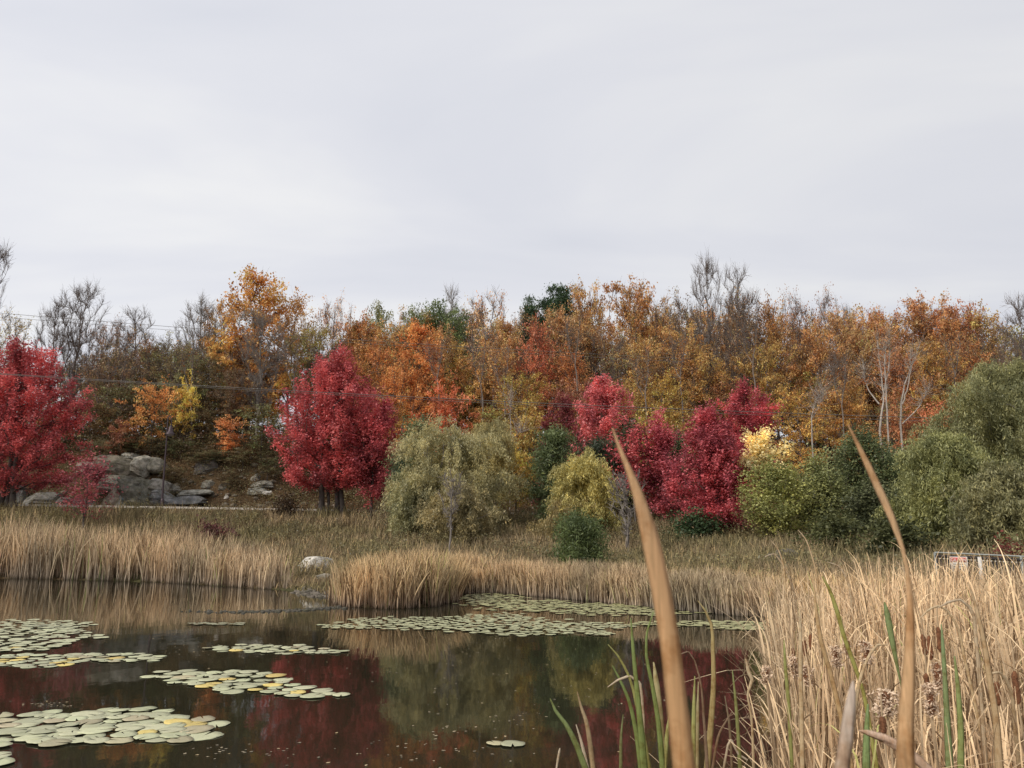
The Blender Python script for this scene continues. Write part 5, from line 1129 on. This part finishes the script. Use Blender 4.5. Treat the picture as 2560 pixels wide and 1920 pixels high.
n = int(FL*1.6/.10); parts = [box(fp((i+.5)*.10/FL, -.62), (.055, .025, .9), rzf) for i in range(n)]
V, Q = merge(parts); obj("pickets", raw_mesh("pickets", V, Q, M['picket']), fr)
parts = [box(fp((i+1)*.10/FL, -.17)+[0, -.05, 0], (.035, .02, .035), rzf) for i in range(n)]
V, Q = merge(parts); obj("bolt_heads", raw_mesh("bolt_heads", V, Q, M['whitepost']), fr)
# sign hung on the railing
f0 = (2369-2337)/(2600-2337); f1 = (2415-2337)/(2600-2337); A = fp(f0, 0)+FA*[1, 1, 0]+[0, 0, .5]; Bq = fp(f1, 0)+FA*[1, 1, 0]+[0, 0, .5]
sw = np.linalg.norm(Bq-A); sc_ = (A+Bq)/2+np.array([0, -.12, -.095])
sg = empty("caution_sign", (sc_[0], sc_[1], sc_[2]), math.atan2(Bq[1]-A[1], Bq[0]-A[0])); tag(sg, "white sign with a red CAUTION header fixed to the railing", "sign")
hh = .42
def plate(name, x0, x1, z0, z1, y, mat, th=.006):
    V, Q = box(((x0+x1)/2, y, (z0+z1)/2), (x1-x0, th, z1-z0)); return obj(name, raw_mesh(name, V, Q, mat), sg)
plate("panel", -sw/2, sw/2, -hh, 0, 0, M['white'])
plate("header", -sw/2+.02, sw/2-.02, -.155, -.018, -.006, M['red'], .006)
def text_mesh(name, body, size, x, z, y, mat, sx=1.0, parent=None):
    cu = bpy.data.curves.new("t", 'FONT'); cu.body = body; cu.size = size; cu.align_x = 'CENTER'; cu.offset = size*.004; cu.extrude = .001
    to = bpy.data.objects.new("t", cu); COL.objects.link(to); dg = bpy.context.evaluated_depsgraph_get()
    me = bpy.data.meshes.new_from_object(to.evaluated_get(dg)); bpy.data.objects.remove(to); me.materials.clear(); me.materials.append(mat); me.name = name
    me.transform(Matrix.Translation((x, y, z))@Matrix.Rotation(math.pi/2, 4, 'X')@Matrix.Diagonal((sx, 1, 1, 1)))
    return obj(name, me, parent)
tm = text_mesh("lettering", "CAUTION", .135, 0, -.135, -.0125, M['white'], 1.0, sg)
wtxt = tm.dimensions[0] or .6
tm.scale = ((sw*.84)/max(wtxt, .01), 1, 1)
# the lower lines of small print cannot be read in the photo: plain grey marks in their place
rk = np.random.default_rng(3); parts = []
for row in range(3):
    x = -sw*.32
    while x < sw*.32:
        w_ = .02+.03*rk.random(); parts.append(box((x+w_/2, -.006, -.205-row*.07), (w_, .004, .035))); x += w_+.012
V, Q = merge(parts); obj("small_print", raw_mesh("small_print", V, Q, M['ink']), sg)

# ------------------------------------------------------------------ overhead cables
def cable(pts, label, r=.018):
    P = np.array([at(x, y, Y) for x, y, Y in pts]); t = P[:, 0]
    xs_ = np.linspace(t[0], t[-1], 90); co = [np.polyfit(t, P[:, k], 2) for k in (1, 2)]
    C = np.stack([xs_, np.polyval(co[0], xs_), np.polyval(co[1], xs_)], 1)
    lo = C[0]+(C[0]-C[1])*18; hi = C[-1]+(C[-1]-C[-2])*14; C = np.concatenate([[lo], C, [hi]])
    V, Q = path_tube(C, r, 6); o = C[0]
    tag(obj("power_line", raw_mesh("power_line", V-o, Q, M['cable'], smooth=True), loc=o), label, "power line", "overhead lines")
cable([(-40,932,48),(0,934,48),(500,963,49.5),(860,984,50.5),(1200,1000,51.5),(1360,1009,52),(1960,1033,54),(2390,1046,55)], "lower overhead cable crossing the whole wood, thickest of the lines", .021)
cable([(-40,934,48.3),(500,966,49.8),(860,989,50.8),(1200,1006,51.8),(1360,1015,52.3),(1960,1040,54.3),(2390,1055,55.3)], "thin cable hanging just under the thickest line", .014)
cable([(-40,780,60),(0,784,60),(250,800,61),(431,816,62),(860,850,64),(1500,885,66)], "upper faint cable at the left against the sky", .016)
cable([(-40,790,60.5),(0,794,60.5),(250,809,61.5),(431,824,62.5),(860,858,64.5),(1500,893,66.5)], "second faint cable just below the upper one at the left", .014)
bpy.context.view_layer.update()
print("objects", len(bpy.data.objects))
